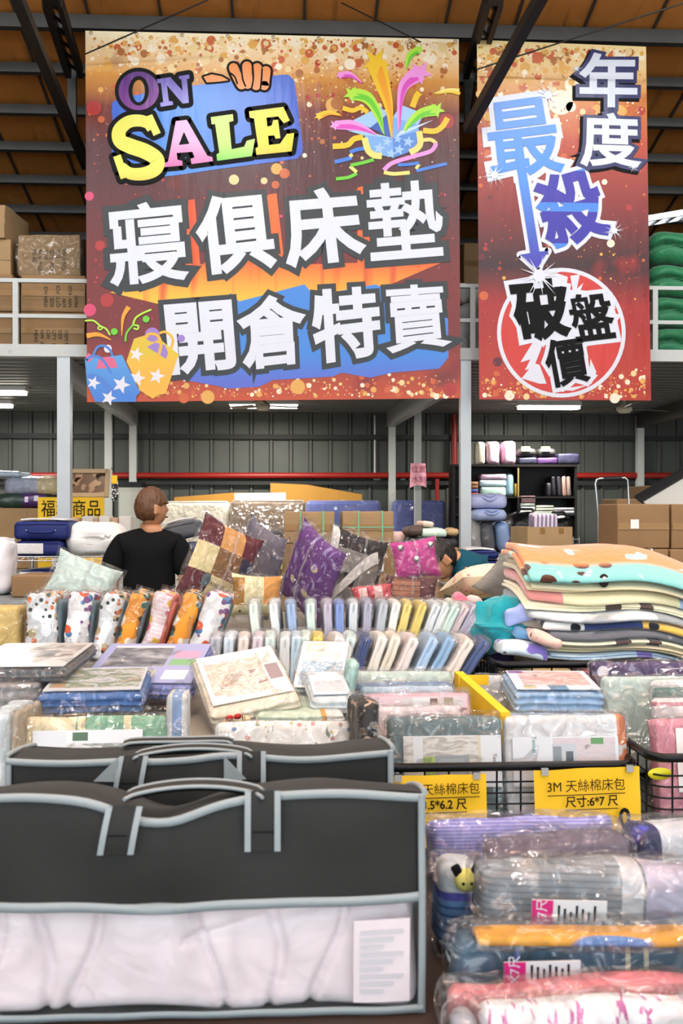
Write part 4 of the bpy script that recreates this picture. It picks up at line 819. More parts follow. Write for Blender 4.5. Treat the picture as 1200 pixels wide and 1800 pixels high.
# ---------------- right: carton wall ----------------
zc=.95
table('pallet_table','sturdy pallet table under the big brown cartons at the right',1016,1420,6.3,7.0,zc,gs,cat='table')
hC=W(0,968,6.36).z-zc; zC=zc+hC+.004
carton('lower wide brown carton with white straps at the right',(1022,968,1175,1060),6.36,.52,kraft2,strap=wstrap,sx=(-.2,.6),base=zc,h=hC,tp=False,group='big brown cartons')
carton('lower brown carton at the right edge beside the strapped one',(1178,968,1300,1060),6.36,.52,kraft2,base=zc,h=hC,tp=False,group='big brown cartons')
carton('upper big brown carton with a white shipping label at the right',(1085,887,1176,967),6.4,.41,kraft2,lab=(-.35,.1),base=zC,h=.292,group='big brown cartons')
carton('upper brown carton at the right edge beside the labelled one',(1180,888,1290,967),6.4,.41,kraft2,base=zC,h=.29,group='big brown cartons')
table('steel_rack','plain steel rack standing behind the big brown cartons',1062,1330,8.0,9.2,1.3,ds,cat='rack')
carton('small brown carton seen behind the labelled carton',(1084,876,1136,900),8.1,.4,kraft2,base=1.301,h=W(0,876,8.1).z-1.3,tp=False)
carton('tilted brown carton behind the black and white board',(1137,853,1188,900),8.5,.4,kraft2,base=1.301,h=W(0,852,8.5).z-1.3,rot=.2,tp=False)
t=thing('folding_board','black and white board leaning over the cartons at the right edge','board',W(1185,886,7.5),(R(-60),R(-30),0)); G().soft((.5,.02,.3),.006,(3,1,3),None,0,Matrix.Translation((.1,0,.05))).obj('white_panel',M('greyish_panel','b8bab4',.5),t); G().soft((.52,.024,.12),.006,(3,1,3),None,0,Matrix.Translation((.1,0,.26))).obj('black_panel',M('black_panel','18181a',.5),t)
t=thing('hand_trolley','chrome hand trolley with a tall loop handle behind the labelled carton','trolley',(W(1076,900,7.45).x,7.45,0)); o=t.location
P=[W(1051,905,7.45)-o,W(1046,850,7.45)-o,W(1048,843,7.45)-o,W(1054,841,7.45)-o,W(1098,840,7.45)-o,W(1103,844,7.45)-o,W(1106,905,7.45)-o]
P=[Vector((P[0].x,0,.15))]+P+[Vector((P[-1].x,0,.15))]
G().tube(P,.008,8).obj('handle_loop',chrome,t); G().tube([W(1060,842,7.45)-o,W(1092,841,7.45)-o],.016,8).obj('grip',ds,t); G().box((0,-.12,.13),(.34,.3,.02)).obj('platform',ds,t)
for s in (-1,1): G().lathe([(0,-.02),(.06,-.02),(.065,0),(.06,.02),(0,.02)],16,0,Matrix.Translation((s*.16,.03,.065))@Matrix.Rotation(PI/2,4,'Y')).obj('wheel',ds,t)
t=thing('chrome_stand','small chrome two post stand right of the open carton','stand',(W(1012,900,7.3).x,7.3,0)); o=t.location
for px in (1007,1018): G().tube([Vector((W(px,900,7.3).x-o.x,0,0)),W(px,944,7.3)-o],.006,8).obj('post',chrome,t)
G().tube([W(1007,948,7.3)-o,W(1018,948,7.3)-o],.003,6).obj('crossbar',chrome,t)
# navy flat bags and yellow sign behind the polka dot cushion
table('display_table','display table under the navy flat bags',790,915,6.2,6.66,1.13,gs)
storage_bag('navy flat storage bag, lower of two behind the polka dot cushion',(822,980,890,1020),6.28,.35,navy_f,1.132,.15,None,handle=False,top=clearw); storage_bag('navy flat storage bag, upper of two behind the polka dot cushion',(815,967,877,980),6.29,.33,navy_f,1.3,.05,None,handle=False,top=clearw)
price_sign('yellow price sign behind the grey cushion on the right',(880,968,907,1031),6.24,yel,[('————',0,.8,.02,0),('——',0,.5,.02,0),('——',0,.25,.02,0)])
# pink notice on the post
p=W(735,836,11.25); t=thing('paper_notice','curled pink paper notice with handwritten characters taped to the thin white post','notice',(p.x,11.25,p.z)); w,h=.17,.28
G().sheet(8,6,lambda a,b:(w*(a-.5)*(1+.15*(1-b)),-.05*math.cos((a-.5)*2.6)*(.5+.5*(1-b))+.03,h*(b-.5)-.03*math.sin((a)*3.1)*(1-b)*-1)).obj('paper',pinkp,t)
for tx,z in (('位置',.065),('水制',-.05)):
    v,f=textmesh(tx,.085); G().add(v,f,0,False,Matrix.Translation((0,-.028 if z>0 else -.036,z))@Matrix.Rotation(PI/2,4,'X')).obj('handwriting',M('red_marker','8e2a3a',.6),t)
# ---------------- wrapped bedding packages ----------------
def card(name,base,rects=(),blobs=()):
    return M('card_'+name,base,.3,spec=.5,co='Generated',pat=[('rect','x',a,b,'y',c,d,k) for a,b,c,d,k in rects]+list(blobs))
def inpic(a,b,c,d,cols,sc=(5,9,1)):   # a photo print: soft patches inside a rectangle
    return [(a,b,c,d,cols[0])]
def photo(name,base,frame,cols,extra=(),sc=6):
    if 'card_'+name in MATS: return MATS['card_'+name]
    m=bpy.data.materials.new('card_'+name); m.use_nodes=True; t=NT(m); b=t.n['Principled BSDF']; b.inputs['Roughness'].default_value=.3
    tc=t.new('ShaderNodeTexCoord'); s=t.new('ShaderNodeSeparateXYZ'); t.link(tc.outputs['Generated'],s.inputs[0]); X,Y=s.outputs[0],s.outputs[1]
    def msk(a,b2,c,d):
        f=t.math('MULTIPLY',t.math('GREATER_THAN',X,a),t.math('LESS_THAN',X,b2)); f=t.math('MULTIPLY',f,t.math('GREATER_THAN',Y,c)); return t.math('MULTIPLY',f,t.math('LESS_THAN',Y,d))
    v=t.new('ShaderNodeTexVoronoi'); v.inputs['Scale'].default_value=sc; mp=t.new('ShaderNodeMapping'); mp.inputs['Scale'].default_value=(1,1.6,.01); mp.inputs['Location'].default_value=(len(name)*1.3,len(frame)*.7,0); t.link(tc.outputs['Generated'],mp.inputs[0])
    n=t.new('ShaderNodeTexNoise'); n.inputs['Scale'].default_value=sc*.8; n.inputs['Detail'].default_value=3; n.inputs['Distortion'].default_value=.8; t.link(mp.outputs[0],n.inputs['Vector'])
    rp=t.new('ShaderNodeValToRGB'); rp.color_ramp.interpolation='CONSTANT' if len(cols)<3 else 'LINEAR'
    e=rp.color_ramp.elements
    while len(e)<len(cols): e.new(.5)
    for i,c in enumerate(cols): e[i].position=.3+.4*i/max(1,len(cols)-1); e[i].color=tuple(q*.72 for q in lin(c)[:3])+(1,)
    t.link(n.outputs['Fac'],rp.inputs[0]); cur=t.mix(msk(*frame),tuple(q*.85 for q in lin(base)[:3])+(1,),rp.outputs[0])
    for a,b2,c,d,k in extra: cur=t.mix(msk(a,b2,c,d),cur,tuple(q*.82 for q in lin(k)[:3])+(1,))
    t.link(cur,b.inputs['Base Color']); MATS['card_'+name]=m; return m
PB=M('package_fabric','ffffff',.65,tint=True,bump=.25,bs=40,bd=.01,var=.06,vs=12)
def pkg(label,mode,dims,loc,rot,color='ffffff',mat=None,crd=None,film_=None,group=None,name='bedding_package',cat='bedding package',flap=0,ctr=None,folds=3,ribbon=None,amp=.005,wrap=True,crk=.006):
    w,b,c=dims; t=thing(name,label,cat,loc,rot,group); mt=mat or PB
    if mode=='flat': T=Matrix.Translation((0,b/2,c/2)); th=c
    else: T=Matrix.Translation((0,b/2,c/2)); th=b
    k0=wob(dims,amp,11,(0,0,.05) if mode=='flat' else (0,.05,0))
    def fn(x,y,z):
        p=k0(x,y,z); q=z/c if mode=='flat' else y/b; e=.006*math.cos(q*PI*2*folds)
        p.x*=1+e*.6/(w/2)*1.0; 
        if mode=='flat': p.y*=1+e/(b/2)
        else: p.z*=1+e*.6/(c/2)
        return p
    nz_=(6,6,2*folds+2) if mode=='flat' else (4,2*folds+2,6)
    G().soft(dims,min(.018,th*.45),nz_,fn,0,T).obj('folded_fabric',mt,t,color=color)
    if crd is not None:
        cm,fx0,fx1,fy0,fy1=crd
        if mode=='flat': G().box((0,0,0),(w*(fx1-fx0),b*(fy1-fy0),.0025),0,Matrix.Translation((w*((fx0+fx1)/2-.5),b*(fy0+fy1)/2,c*1.05+.004))).obj('insert_card',cm,t)
        else:
            o=G().box((0,0,0),(w*(fx1-fx0),c*(fy1-fy0),.0025)).obj('insert_card',cm,t,(w*((fx0+fx1)/2-.5),-b*.03-.005,c*(fy0+fy1)/2),(PI/2,0,0))
    if wrap:
        D=(w+.02,b+.02,c+.012) if mode=='flat' else (w+(.016 if w>.06 else .008),b+.012,c+.02)
        g=G(); g.soft(D,min(.02,th*.4),(9,7,7),wob(D,crk,20),0,T)
        if flap:
            sd=SEED[0]; 
            if mode=='flat': g.sheet(10,3,lambda u,v:((u-.5)*w*1.03,b+v*flap,c*.5+.012*noise.noise(Vector((u*6,v*3,sd)))-.01*v))
            else: g.sheet(10,3,lambda u,v:((u-.5)*w*1.03,b*.5+.012*noise.noise(Vector((u*6,v*3,sd))),c+v*flap))
        g.obj('plastic_sleeve',film_ or FILM,t)
    return t
def lay(label,pl,pr_,py,Y,l,t,yaw=0,tilt=0,roll=0,**k):
    a=W(pl,py,Y); b=W(pr_,py,Y); return pkg(label,'flat',(b.x-a.x,l,t),((a.x+b.x)/2,Y,a.z),(R(tilt),R(roll),R(yaw)),**k)
def stand(label,r,Y,b,yaw=0,tilt=0,roll=0,base=None,**k):
    cx,z0,w,h=rect3(r,Y); 
    if base is not None: h+=z0-base; z0=base
    return pkg(label,'stand',(w,b,h),(cx,Y,z0),(R(-tilt),R(roll),R(yaw)),**k)
# supports
wt=M('worn_table_board','8a8478',.6,var=.1); 
table('display_table','display table under the flat wrapped bedding on the left',-140,672,2.86,3.62,.95,wt)
table('display_table','low front display table behind the black quilt bags',-160,668,2.42,2.83,.80,wt)
table('display_table','display table under the leaning row of thin packages',320,850,3.7,4.06,.93,wt)
table('display_table','raised display table under the back row of thin packages',-60,832,4.09,4.52,.985,wt)
table('display_table','long display table under the bagged cushions',60,985,4.58,5.7,1.03,wt)
# left flat packages
grayph=photo('grey_bedroom','d8d6d4',(.05,.95,.35,.95),('7a746e','b8b0a8','e6e2de','8e7f78'),[(.2,.55,.42,.6,'c8b4c0'),(.28,.42,.44,.58,'7a3a78'),(.55,.75,.4,.65,'8a8c90'),(.0,.12,.55,1,'a09488')])
lay('dark grey bedding package with a grey bedroom photo at the far left',-75,113,1203,3.0,.5,.042,0,1,color='5c6064',crd=(grayph,.02,.98,.04,.97),flap=.04)
lay('grey folded bedding under the dark grey photo package at the far left',-75,66,1256,2.95,.45,.085,2,0,color='9c9a9a',folds=2)
viol=photo('violet_bedroom','a9b0dc',(.08,.66,.38,.94),('4a4e58','8a9098','c8ccd4'),[(.08,.66,.88,.94,'dfe3ee'),(.7,.95,.6,.8,'d8a8c8'),(.7,.95,.42,.58,'8cc08a'),(.7,.92,.08,.3,'eceef4'),(.1,.3,.1,.3,'4a62a8'),(.35,.62,.12,.3,'cfd0b8')])
lay('violet blue bedding package with photos of grey beds, lying tilted on the left',131,340,1232,3.2,.46,.045,-4,9,color='7d88c4',crd=(viol,.02,.98,.04,.98))
blph=photo('pale_bedroom','cfd6dc',(.03,.97,.1,.95),('a8b0b4','e2e4e4','7f9a7c','c8bcb0'),[(.05,.2,.12,.3,'b89878')])
lay('blue bedding package with a bedroom photo on top in front of the violet one',67,250,1258,2.88,.38,.058,4,2,color='4571b0',crd=(blph,.03,.97,.08,.97))
greenst=M('cream_green_stripe','e8dcb8',.6,bump=.2,bs=40,pat=[('band','x',-.05,.3,'7fb095'),('stripe','x',8.2,.16,'e2d6b0')])
cg=photo('white_bed_photo','e6eaee',(.3,.97,.05,.75),('d8d4c8','f0f0ee','8a9484','c8ccd0'),[(.0,.3,.0,.98,'dfe4ea'),(.36,.5,.8,.96,'4a6a4a')])
stand('cream and green striped bedding package with a white photo card, behind the rear black bag',(32,1262,288,1400),2.66,.09,2,14,base=.805,mat=greenst,crd=(cg,.08,.84,.3,.86),flap=.03)
stand('white and pale blue bedding package standing edge on at the far left',(-35,1258,13,1400),2.6,.3,0,3,base=.805,color='cfdde4')
stand('beige bedding package standing edge on at the far left beside the pale blue one',(14,1256,30,1400),2.62,.28,0,3,base=.805,color='b8ac98')
stand('white and blue packet standing edge on right of the cream and green package',(291,1222,326,1400),2.7,.11,0,4,base=.805,mat=M('white_blue_packet','dfe4e4',.5,pat=[('band','x',-.012,.015,'8aa6d0'),('band','z',.0,.02,'b0c4de')]))
# middle pile
cream=M('cream_blanket_fabric','efe6d2',.75,bump=.2,bs=30)
crph=photo('cream_blanket_photo','e8e0d0',(.06,.78,.1,.9),('8a5a48','e6dccc','c8a890','f0e8d8'),[(.8,.97,.3,.62,'8a6a68'),(.78,.95,.1,.3,'d8d8d6'),(.05,.2,.06,.16,'e8e4e0'),(.1,.75,.82,.92,'cfd6e2')],7)
plaid=M('cream_plaid_patch','ead9a8',.7,pat=[('stripe','x',55,.14,'a04a38'),('stripe','x',27.5,.1,'2e2a2a'),('stripe','y',60,.14,'a04a38')])
t=lay('cream blanket package with a plaid patch and red bow on its rolled front edge',374,533,1272,2.96,.34,.055,13,20,-8,mat=cream,crd=(crph,.04,.96,.12,.98),flap=.05)
g=G(); g.lathe([(0,.0),(.022,0),(.022,.004),(0,.005)],24,0,Matrix.Translation((-.07,-.012,.026))@Matrix.Rotation(PI/2,4,'X')@Matrix.Scale(2.2,4,(1,0,0))); g.obj('plaid_patch',plaid,t)
rb=M('red_bow','c02a2a',.6); g=G()
for s in (-1,1): g.lathe([(0,0),(.009,.001),(.009,.004),(0,.006)],12,0,Matrix.Translation((-.075+s*.012,-.018,.05))@Matrix.Rotation(PI/2,4,'X')@Matrix.Scale(1.3,4,(1,0,0)))
g.obj('bow',rb,t)
bw_=photo('white_blue_bedding_photo','eef0ee',(.08,.95,.05,.55),('3f7f98','dfe8ea','88b0cc','f0f0f0'),[(.12,.5,.78,.95,'d8c8a0'),(.16,.46,.81,.92,'eeeae0')],7)
lay('white bedding package with blue folded cloth photo leaning behind the cream blanket',512,604,1234,3.22,.32,.04,-8,22,0,color='e8eeee',crd=(bw_,.03,.97,.03,.97),flap=.05)
stand('tall pale mint packet standing beside the white and blue package',(602,1165,618,1255),3.1,.2,0,4,8,base=.953,color='b4e0da')
lay('white and mint bedding package with orange band under the cream blanket',452,606,1276,2.9,.28,.03,4,2,0,mat=M('mint_orange_band','cfe2cc',.6,pat=[('band','x',.06,.075,'e0a84a'),('band','x',.075,.3,'eeeeea')]))
lay('pale blue white bedding package lying right of the cream blanket',548,622,1258,2.98,.28,.05,4,8,0,color='d8e6ea',crd=(photo('pale_text_card','dfe6ec',(.1,.9,.1,.6),('b8c4cc','e8ecf0','c0ccd8')),.05,.95,.1,.9))
flor=M('floral_print','f2f2ee',.5,bump=.15,bs=30,pat=[('dots',(26,26,26),.2,'d89a9a'),('dots',(19,19,23),.16,'8aa0c8'),('dots',(31,31,29),.16,'c8b878'),('blob',(60,60,18),.66,'8a9a88',1,2,40)])
flph=photo('brown_bedroom_photo','efece8',(.2,.75,.02,.62),('5a4038','c8c4c4','8a6a58','e0e0e2'))
stand('white floral bedding package with a brown bedroom photo behind the rear black bag',(379,1272,618,1400),2.72,.07,2,10,base=.805,mat=flor,crd=(flph,.02,.98,.02,.72))
stand('black and gold patterned package standing edge on left of the wire bin',(632,1236,668,1400),2.62,.2,6,4,base=.805,mat=M('black_gold','1c1a1a',.5,pat=[('blob',(20,20,30),.6,'c8a890',2,1,40)]))
stand('pale yellow bedding package standing at the far left beside the white baby quilt',(-24,1068,33,1140),4.16,.22,0,3,base=.988,mat=M('pale_yellow_fabric','e2c478',.6,bump=.2,bs=20,pat=[('band','z',.03,.05,'efe2b8')]),flap=.02)
# quilt packages row on the left
animal=M('white_animal_print','e6ecf0',.6,pat=[('dots',19,.4,'c8b48a'),('dots',26,.36,'d8743a'),('dots',31,.3,'2e3a3a')]); fish=M('white_fish_print','eef0f2',.6,pat=[('dots',20,.42,'4a7aa8'),('dots',17,.4,'d8603a'),('dots',25,.36,'7a4a8a')]); tig=M('orange_cub_print','f09c30',.6,pat=[('dots',14,.4,'f2e8d8'),('dots',19,.36,'4a3424'),('dots',22,.34,'2f6f66')]); pinkst=M('pink_stripe_print','ecd2d8',.6,pat=[('stripe','z',60,.4,'f0e6ea'),('dots',14,.4,'e8b83a'),('dots',17,.36,'d8708a'),('band','x',.03,.2,'e27a6a')])
slate=M('slate_side','6a8088',.6)
LB=['first from the left, white with brown and black animal dots','second from the left, white with coloured fish dots','third from the left, white with small animal dots','first orange one, left of the pink striped one','pink and coral striped one between the two orange ones','second orange one, right of the pink striped one','rightmost of the seven, white with bright fish dots']
for i,(xb0,xb1,xt,m) in enumerate(((36,104,0,animal),(108,158,6,fish),(152,198,22,animal),(190,232,30,tig),(236,280,30,pinkst),(281,322,34,tig),(322,374,36,fish))):
    Yq=4.12; a=W(xb0,1148,Yq); b=W(xb1,1148,Yq); h=.275; lean=math.atan(xt*Yq/1750/.25)
    p=pkg('leaning baby quilt package, '+LB[i],'stand',((b.x-a.x)*.78,.3,h),((a.x+b.x)/2,Yq,.99+abs(math.sin(lean))*(b.x-a.x)/2*.5),(R(-3),lean,0),mat=m,group='baby quilt packages',folds=2,amp=.012,crk=.008,name='quilt_package',cat='quilt package',flap=.03)
    # slate coloured reverse showing on the right side
    G().soft(((b.x-a.x)*.3,.28,h*.9),.02,(2,3,4),wob((.05,.28,h),.006,12),0,Matrix.Translation(((b.x-a.x)*.36,.16,h*.46))).obj('quilt_reverse',slate if i not in (4,) else M('coral_reverse','e27a6a',.6),p)
# thin upright packages: back row then front row
BACK=[(446,-6,'dce8e0','white and mint'),(482,-5,'e2e6e6','white'),(512,-4,'9fb6d8','pale blue'),(546,-2,'cfe2da','mint'),(577,-1,'bcb6c8','lilac grey'),(597,0,'7f98d0','blue'),(621,2,'cdd4da','silver grey'),(647,5,'a8a8ba','lilac grey'),(672,9,'b4bcc4','grey'),(694,12,'ece8e0','cream white'),(714,16,'e0cc7c','yellow'),(738,19,'dcc870','mustard yellow'),(762,22,'d6dade','silver white'),(779,24,'dfe6e6','white'),(795,26,'cfe6de','pale mint'),(811,28,'ead8da','pale pink'),(829,31,'d4d2e4','pale lilac'),(843,34,'c4c6de','lavender')]
FRONT=[(378,2,'b4b8c0','grey'),(402,3,'cfdbe6','pale blue'),(427,4,'e0d6d0','beige'),(452,5,'d6c8d2','lilac pink'),(475,3,'cfe0dc','pale mint'),(500,2,'d8dcdc','silver'),(520,3,'c0d6e4','light blue'),(536,5,'d2e6dc','mint'),(556,9,'e2cc62','yellow'),(592,22,'ece6e8','white'),(614,20,'d0e2e0','mint white'),(640,18,'46527e','navy'),(668,20,'ece8de','cream'),(692,22,'e6e0d0','cream'),(722,25,'e8dcd8','pale pink'),(756,27,'aac8e4','sky blue'),(786,29,'8fb4d6','blue'),(818,32,'e6dcd2','cream'),(846,36,'50608c','denim blue')]
ORD='first second third fourth fifth sixth seventh eighth ninth tenth eleventh twelfth thirteenth fourteenth fifteenth sixteenth seventeenth eighteenth nineteenth'.split()
def thin(row,Yr,zb,htop,nm,wd):
    n=len(row); proto=[]
    for v in range(3):
        p=pkg('x','stand',(wd,.3,htop),(0,0,0),(0,0,0),color='ffffff',folds=1,amp=.004,crk=.004,group=nm,film_=FILMH); proto.append(p)
        bm_=p.children[0]
        for k in (-.25,.22): 
            G().soft((wd*.36,.012,htop*.9),.006,(2,1,5),wob((.02,.012,htop),.004,20,seed=v+3),0,Matrix.Translation((k*wd,-.004,htop*.48))).obj('folded_edge',PB,p)
    for i,(px,lean,c,cn) in enumerate(row):
        Yy=Yr+.015*math.sin(i*2.1); p=W(px,1100,Yy); L=R(lean); hh=htop; xb=p.x-math.sin(L)*hh*.75
        lab=f'{cn} package, {ORD[i]} from the left in the {nm}'
        loc=(xb,Yy,zb+abs(math.sin(L))*wd/2+.002)
        o=proto[i] if i<3 else copy_tree(proto[i%3])
        o['label']=lab; o.location=loc; o.rotation_euler=(R(-4),L,R(random.uniform(-2,2)))
        for ch in o.children_recursive: ch.color=lin(c)
thin(BACK,4.13,.987,.245,'back row of thin packages',.042)
thin(FRONT,3.76,.932,.205,'front row of thin packages',.046)
# ---------------- wire bins ----------------
bk=M('black_basket_wire','1e1e20',.3,metal=.7)
def rrect(w,d,r,z,n=5):
    pts=[]
    for cx,cy,a0 in ((w/2-r,d/2-r,0),(-w/2+r,d/2-r,90),(-w/2+r,-d/2+r,180),(w/2-r,-d/2+r,270)):
        pts+=[(cx+r*math.cos(R(a0+90*k/n)),cy+r*math.sin(R(a0+90*k/n)),z) for k in range(n+1)]
    return pts
def bin_(label,px0,px1,Y0,d,zr,zb,zl=.12,sticker=False):
    x0,x1=W(px0,900,Y0).x,W(px1,900,Y0).x; w=x1-x0; t=thing('wire_bin',label,'bin',((x0+x1)/2,Y0+d/2,0))
    G().tube(rrect(w,d,.05,zr),.013,8,closed=True).obj('rim',bk,t)
    g=G(); z=zb+.02
    while z<zr-.02: g.tube(rrect(w-.01,d-.01,.05,z),.003,5,closed=True); z+=.032
    ring=rrect(w-.01,d-.01,.05,0,2); n=int(w/.08)
    for i in range(n+1):
        for s in (-1,1): x=-w/2+.06+(w-.12)*i/n; g.tube([(x,s*(d/2-.005),zb),(x,s*(d/2-.005),zr)],.003,5)
    n=int(d/.08)
    for i in range(n+1):
        for s in (-1,1): y=-d/2+.06+(d-.12)*i/n; g.tube([(s*(w/2-.005),y,zb),(s*(w/2-.005),y,zr)],.003,5)
    g.obj('wire_grid',bk,t)
    G().soft((w*.99,d*.99,zb-.06-zl),.045,(2,2,2),None,0,Matrix.Translation((0,0,(zb-.06+zl)/2))).obj('perforated_base',M('perforated_dark_metal','2a2a2c',.45,metal=.6,pat=[('dots',(90,90,90),.3,'0c0c0c')]),t)
    G().box((0,0,zb-.02),(w-.03,d-.03,.02)).obj('floor_tray',bk,t); G().tube(rrect(w,d,.05,zb-.03),.012,8,closed=True).obj('lower_rim',bk,t)
    for sx in (-1,1):
        for sy in (-1,1): G().tube([(sx*(w/2-.06),sy*(d/2-.06),0),(sx*(w/2-.06),sy*(d/2-.06),zl)],.02,8).obj('leg',bk,t)
    return t
bin_('black wire bin holding two stacks of photo packages behind the yellow signs',668,1118,2.86,.74,.862,.70)
bin_('black wire bin at the right edge with pink packages',1146,1480,2.78,.83,.90,.70)
bin_('black wire cage full of plush blankets under the blanket pile',872,1410,3.64,.72,1.035,.82)
t=bpy.data.objects['wire_bin.001']; G().lathe([(0,0),(.035,0),(.035,.003),(0,.004)],20,0,Matrix.Translation((-.245,-.385,.848))@Matrix.Rotation(PI/2,4,'X')@Matrix.Scale(.5,4,(0,1,0))).obj('sticker',M('yellow_sticker','e8dc2c',.4),t)
zB=.703
gph=photo('grey_bedding_tencel','e4e6e4',(.0,.98,.02,.98),('cfc6b8','eeece6','b8b4ac','dcd8cc'),[(.32,.67,.02,.62,'9aa0a4'),(.36,.62,.1,.55,'a8aeb2'),(.78,1,0,1,'e2e6ea'),(.2,.32,.05,.6,'a8c070'),(.1,.2,.5,1,'dfe3e6'),(.76,.79,.0,1,'d8cfb0')],5)
t=stand("grey green package with a grey pillow photo, front of the bin's left stack",(686,1264,888,1400),2.9,.06,1,9,base=zB,color='6f8286',crd=(gph,.12,.98,.3,.82),flap=.02)
def minitext(par,tx,loc,sz,rz,mat=None,rx=PI/2,name='lettering'):
    v,f=textmesh(tx,sz); G().add(v,f,0,False,Matrix.Translation(loc)@Matrix.Rotation(rx,4,'X')@Matrix.Rotation(rz,4,'Z')).obj(name,mat or ink,par)
ct=[c for c in t.children if c.name.startswith('insert_card')][0]
minitext(ct,'Tencel',(.125,.0,.0026),.016,-PI/2,M('dark_grey_print','4a4e54',.5),0)
for i,(r,Y,c,cr,l) in enumerate((((668,1246,815,1400),3.0,'e6d8dc',None,'pale pink white package second in the left stack in the bin'),((640,1222,831,1400),3.1,'e2b8c4',photo('pink_bed','e6ccd2',(.3,.95,.1,.9),('d8b0bc','f0ece8','e8dcdc'),[(.42,.6,.1,.9,'eceef0'),(.6,.68,.3,.8,'7a5a4a'),(.75,.85,.2,.85,'a89878')]),'pink bedding package with a small label strip in the left stack in the bin'),((636,1210,802,1400),3.2,'b8d4ea',None,'sky blue bedding package fourth in the left stack in the bin'),((628,1203,800,1400),3.29,'5f86b4',None,'blue bedding package fifth in the left stack in the bin'),((622,1183,797,1400),3.38,'cfe4da',None,'pale mint bedding package at the back of the left stack in the bin'))):
    stand(l,r,Y,.055,1,9,base=zB,color=c,crd=(cr,.1,.97,.86,.98) if cr else None,flap=.02,film_=FILMH)
A=W(798,1180,3.5); B=W(879,1252,2.96); t=thing('divider_board','yellow divider board standing between the two stacks in the wire bin','divider',((A.x+B.x)/2,(A.y+B.y)/2,zB))
o=t.location; g=G(); a=A-o; b=B-o; n=Vector((.012,0,0)); g.add([(a.x,a.y,0),(b.x,b.y,0),(b.x,b.y,b.z),(a.x,a.y,a.z)]+[(a.x+.03,a.y,0),(b.x+.03,b.y,0),(b.x+.03,b.y,b.z-.0),(a.x+.03,a.y,a.z)],[(0,1,2,3),(7,6,5,4),(0,4,5,1),(1,5,6,2),(2,6,7,3),(3,7,4,0)]); g.obj('board',yel,t)
whp=photo('white_leaf_tencel','e4e8ec',(.38,.97,.03,.97),('e0d0d6','e8dce0','d8ccd4'),[(.0,.36,0,1,'e2e6ec'),(.37,.6,.03,.85,'c4ccd4'),(.38,.46,.5,.8,'8a949c'),(.5,.57,.2,.7,'5a626a'),(.74,.86,.84,.97,'5f9a5a'),(.66,.7,.2,.5,'d8d8dc')],9)
t=stand("white package with a grey and pink photo, front of the bin's right stack",(893,1262,1108,1400),2.9,.06,0,9,base=zB,mat=M('white_coral_print','e2e6ea',.6,pat=[('band','x',.155,.3,'d8845a'),('blob',14,.6,'e8ecf0',2,0,20)]),crd=(whp,.05,.92,.3,.8),flap=.02)
ct=[c for c in t.children if c.name.startswith('insert_card')][0]
minitext(ct,'Tencel',(-.095,.05,.0026),.018,-PI/2,M('teal_print','3f8a80',.5),0)
for px,l,c,Y in ((888,'sky blue bedding package second in the right stack in the bin','a8c8e8',2.99),(884,'pale green white package third in the right stack in the bin','d4e6e0',3.08)):
    stand(l,(px,1258,1092,1400),Y,.055,0,9,base=zB,color=c)
bl2=photo('pink_bedding_photo','d6e2ee',(.12,.93,.22,.95),('d8c4c8','e8a8a0','e8e4e2','c8b0b8'),[(.02,.2,.85,.98,'8a4a88'),(.4,.62,.0,.2,'6f9cc0'),(.1,.25,.03,.2,'d8cfa8'),(.65,.9,.02,.2,'eef2f6')],6)
lay("pale blue bedding package with a pink photo lying flat on the bin's right stack",905,1060,1256,3.16,.3,.07,-5,3,0,color='a4c6e8',crd=(bl2,.03,.97,.03,.97),flap=.06,crk=.009)
stand('silver white bedding package at the back of the right stack in the bin',(842,1190,985,1400),3.46,.06,0,8,base=zB,color='d6dce2',film_=FILMH)
price_sign('small yellow strip sign between the two stacks in the wire bin',(806,1186,859,1205),3.42,yel,[])
# right bin packages
polka=M('purple_polka_dot','5a4a72',.6,pat=[('dots',(14,14,14),.3,'e6e2ea')])
stand('purple polka dot bedding package at the back of the right edge bin',(1050,1166,1260,1400),3.47,.07,0,6,base=.703,mat=polka,flap=.02)
stand('mint edged bedding package in front of the polka dot one',(1066,1192,1270,1400),3.37,.05,0,8,base=.703,color='cfe4dc',film_=FILMH)
stand('coral and white printed package behind the silver one at the right edge',(1158,1200,1300,1400),3.24,.05,0,8,base=.703,mat=M('coral_white_print','eceae8',.6,pat=[('blob',16,.56,'e09088',2,0,20)]),film_=FILMH)
stand('dark green edged package at the right edge behind the silver white one',(1160,1212,1300,1400),3.16,.04,0,8,base=.703,color='4f7a70',film_=FILMH)
stand('silver white bedding package with pink lines at the right edge',(1162,1232,1320,1400),3.03,.06,0,8,base=.703,mat=M('white_pink_lines','e2dcdc',.6,pat=[('stripe','z',16,.2,'c88a94')]),film_=FILMH,flap=.03)
pk=photo('pink_pack_card','eceae8',(.45,1,.3,1),('c8b070','e8dccc','b8bcc0'),())
stand('pink bedding package with a white card at the front of the right edge bin',(1162,1268,1340,1400),2.88,.07,0,9,base=.703,color='e098a8',crd=(pk,.18,.98,.25,.92))
stand('white packet standing edge on inside the left wall of the right edge bin',(1128,1245,1142,1345),3.1,.3,0,3,base=.703,color='d6e2e4') if False else None
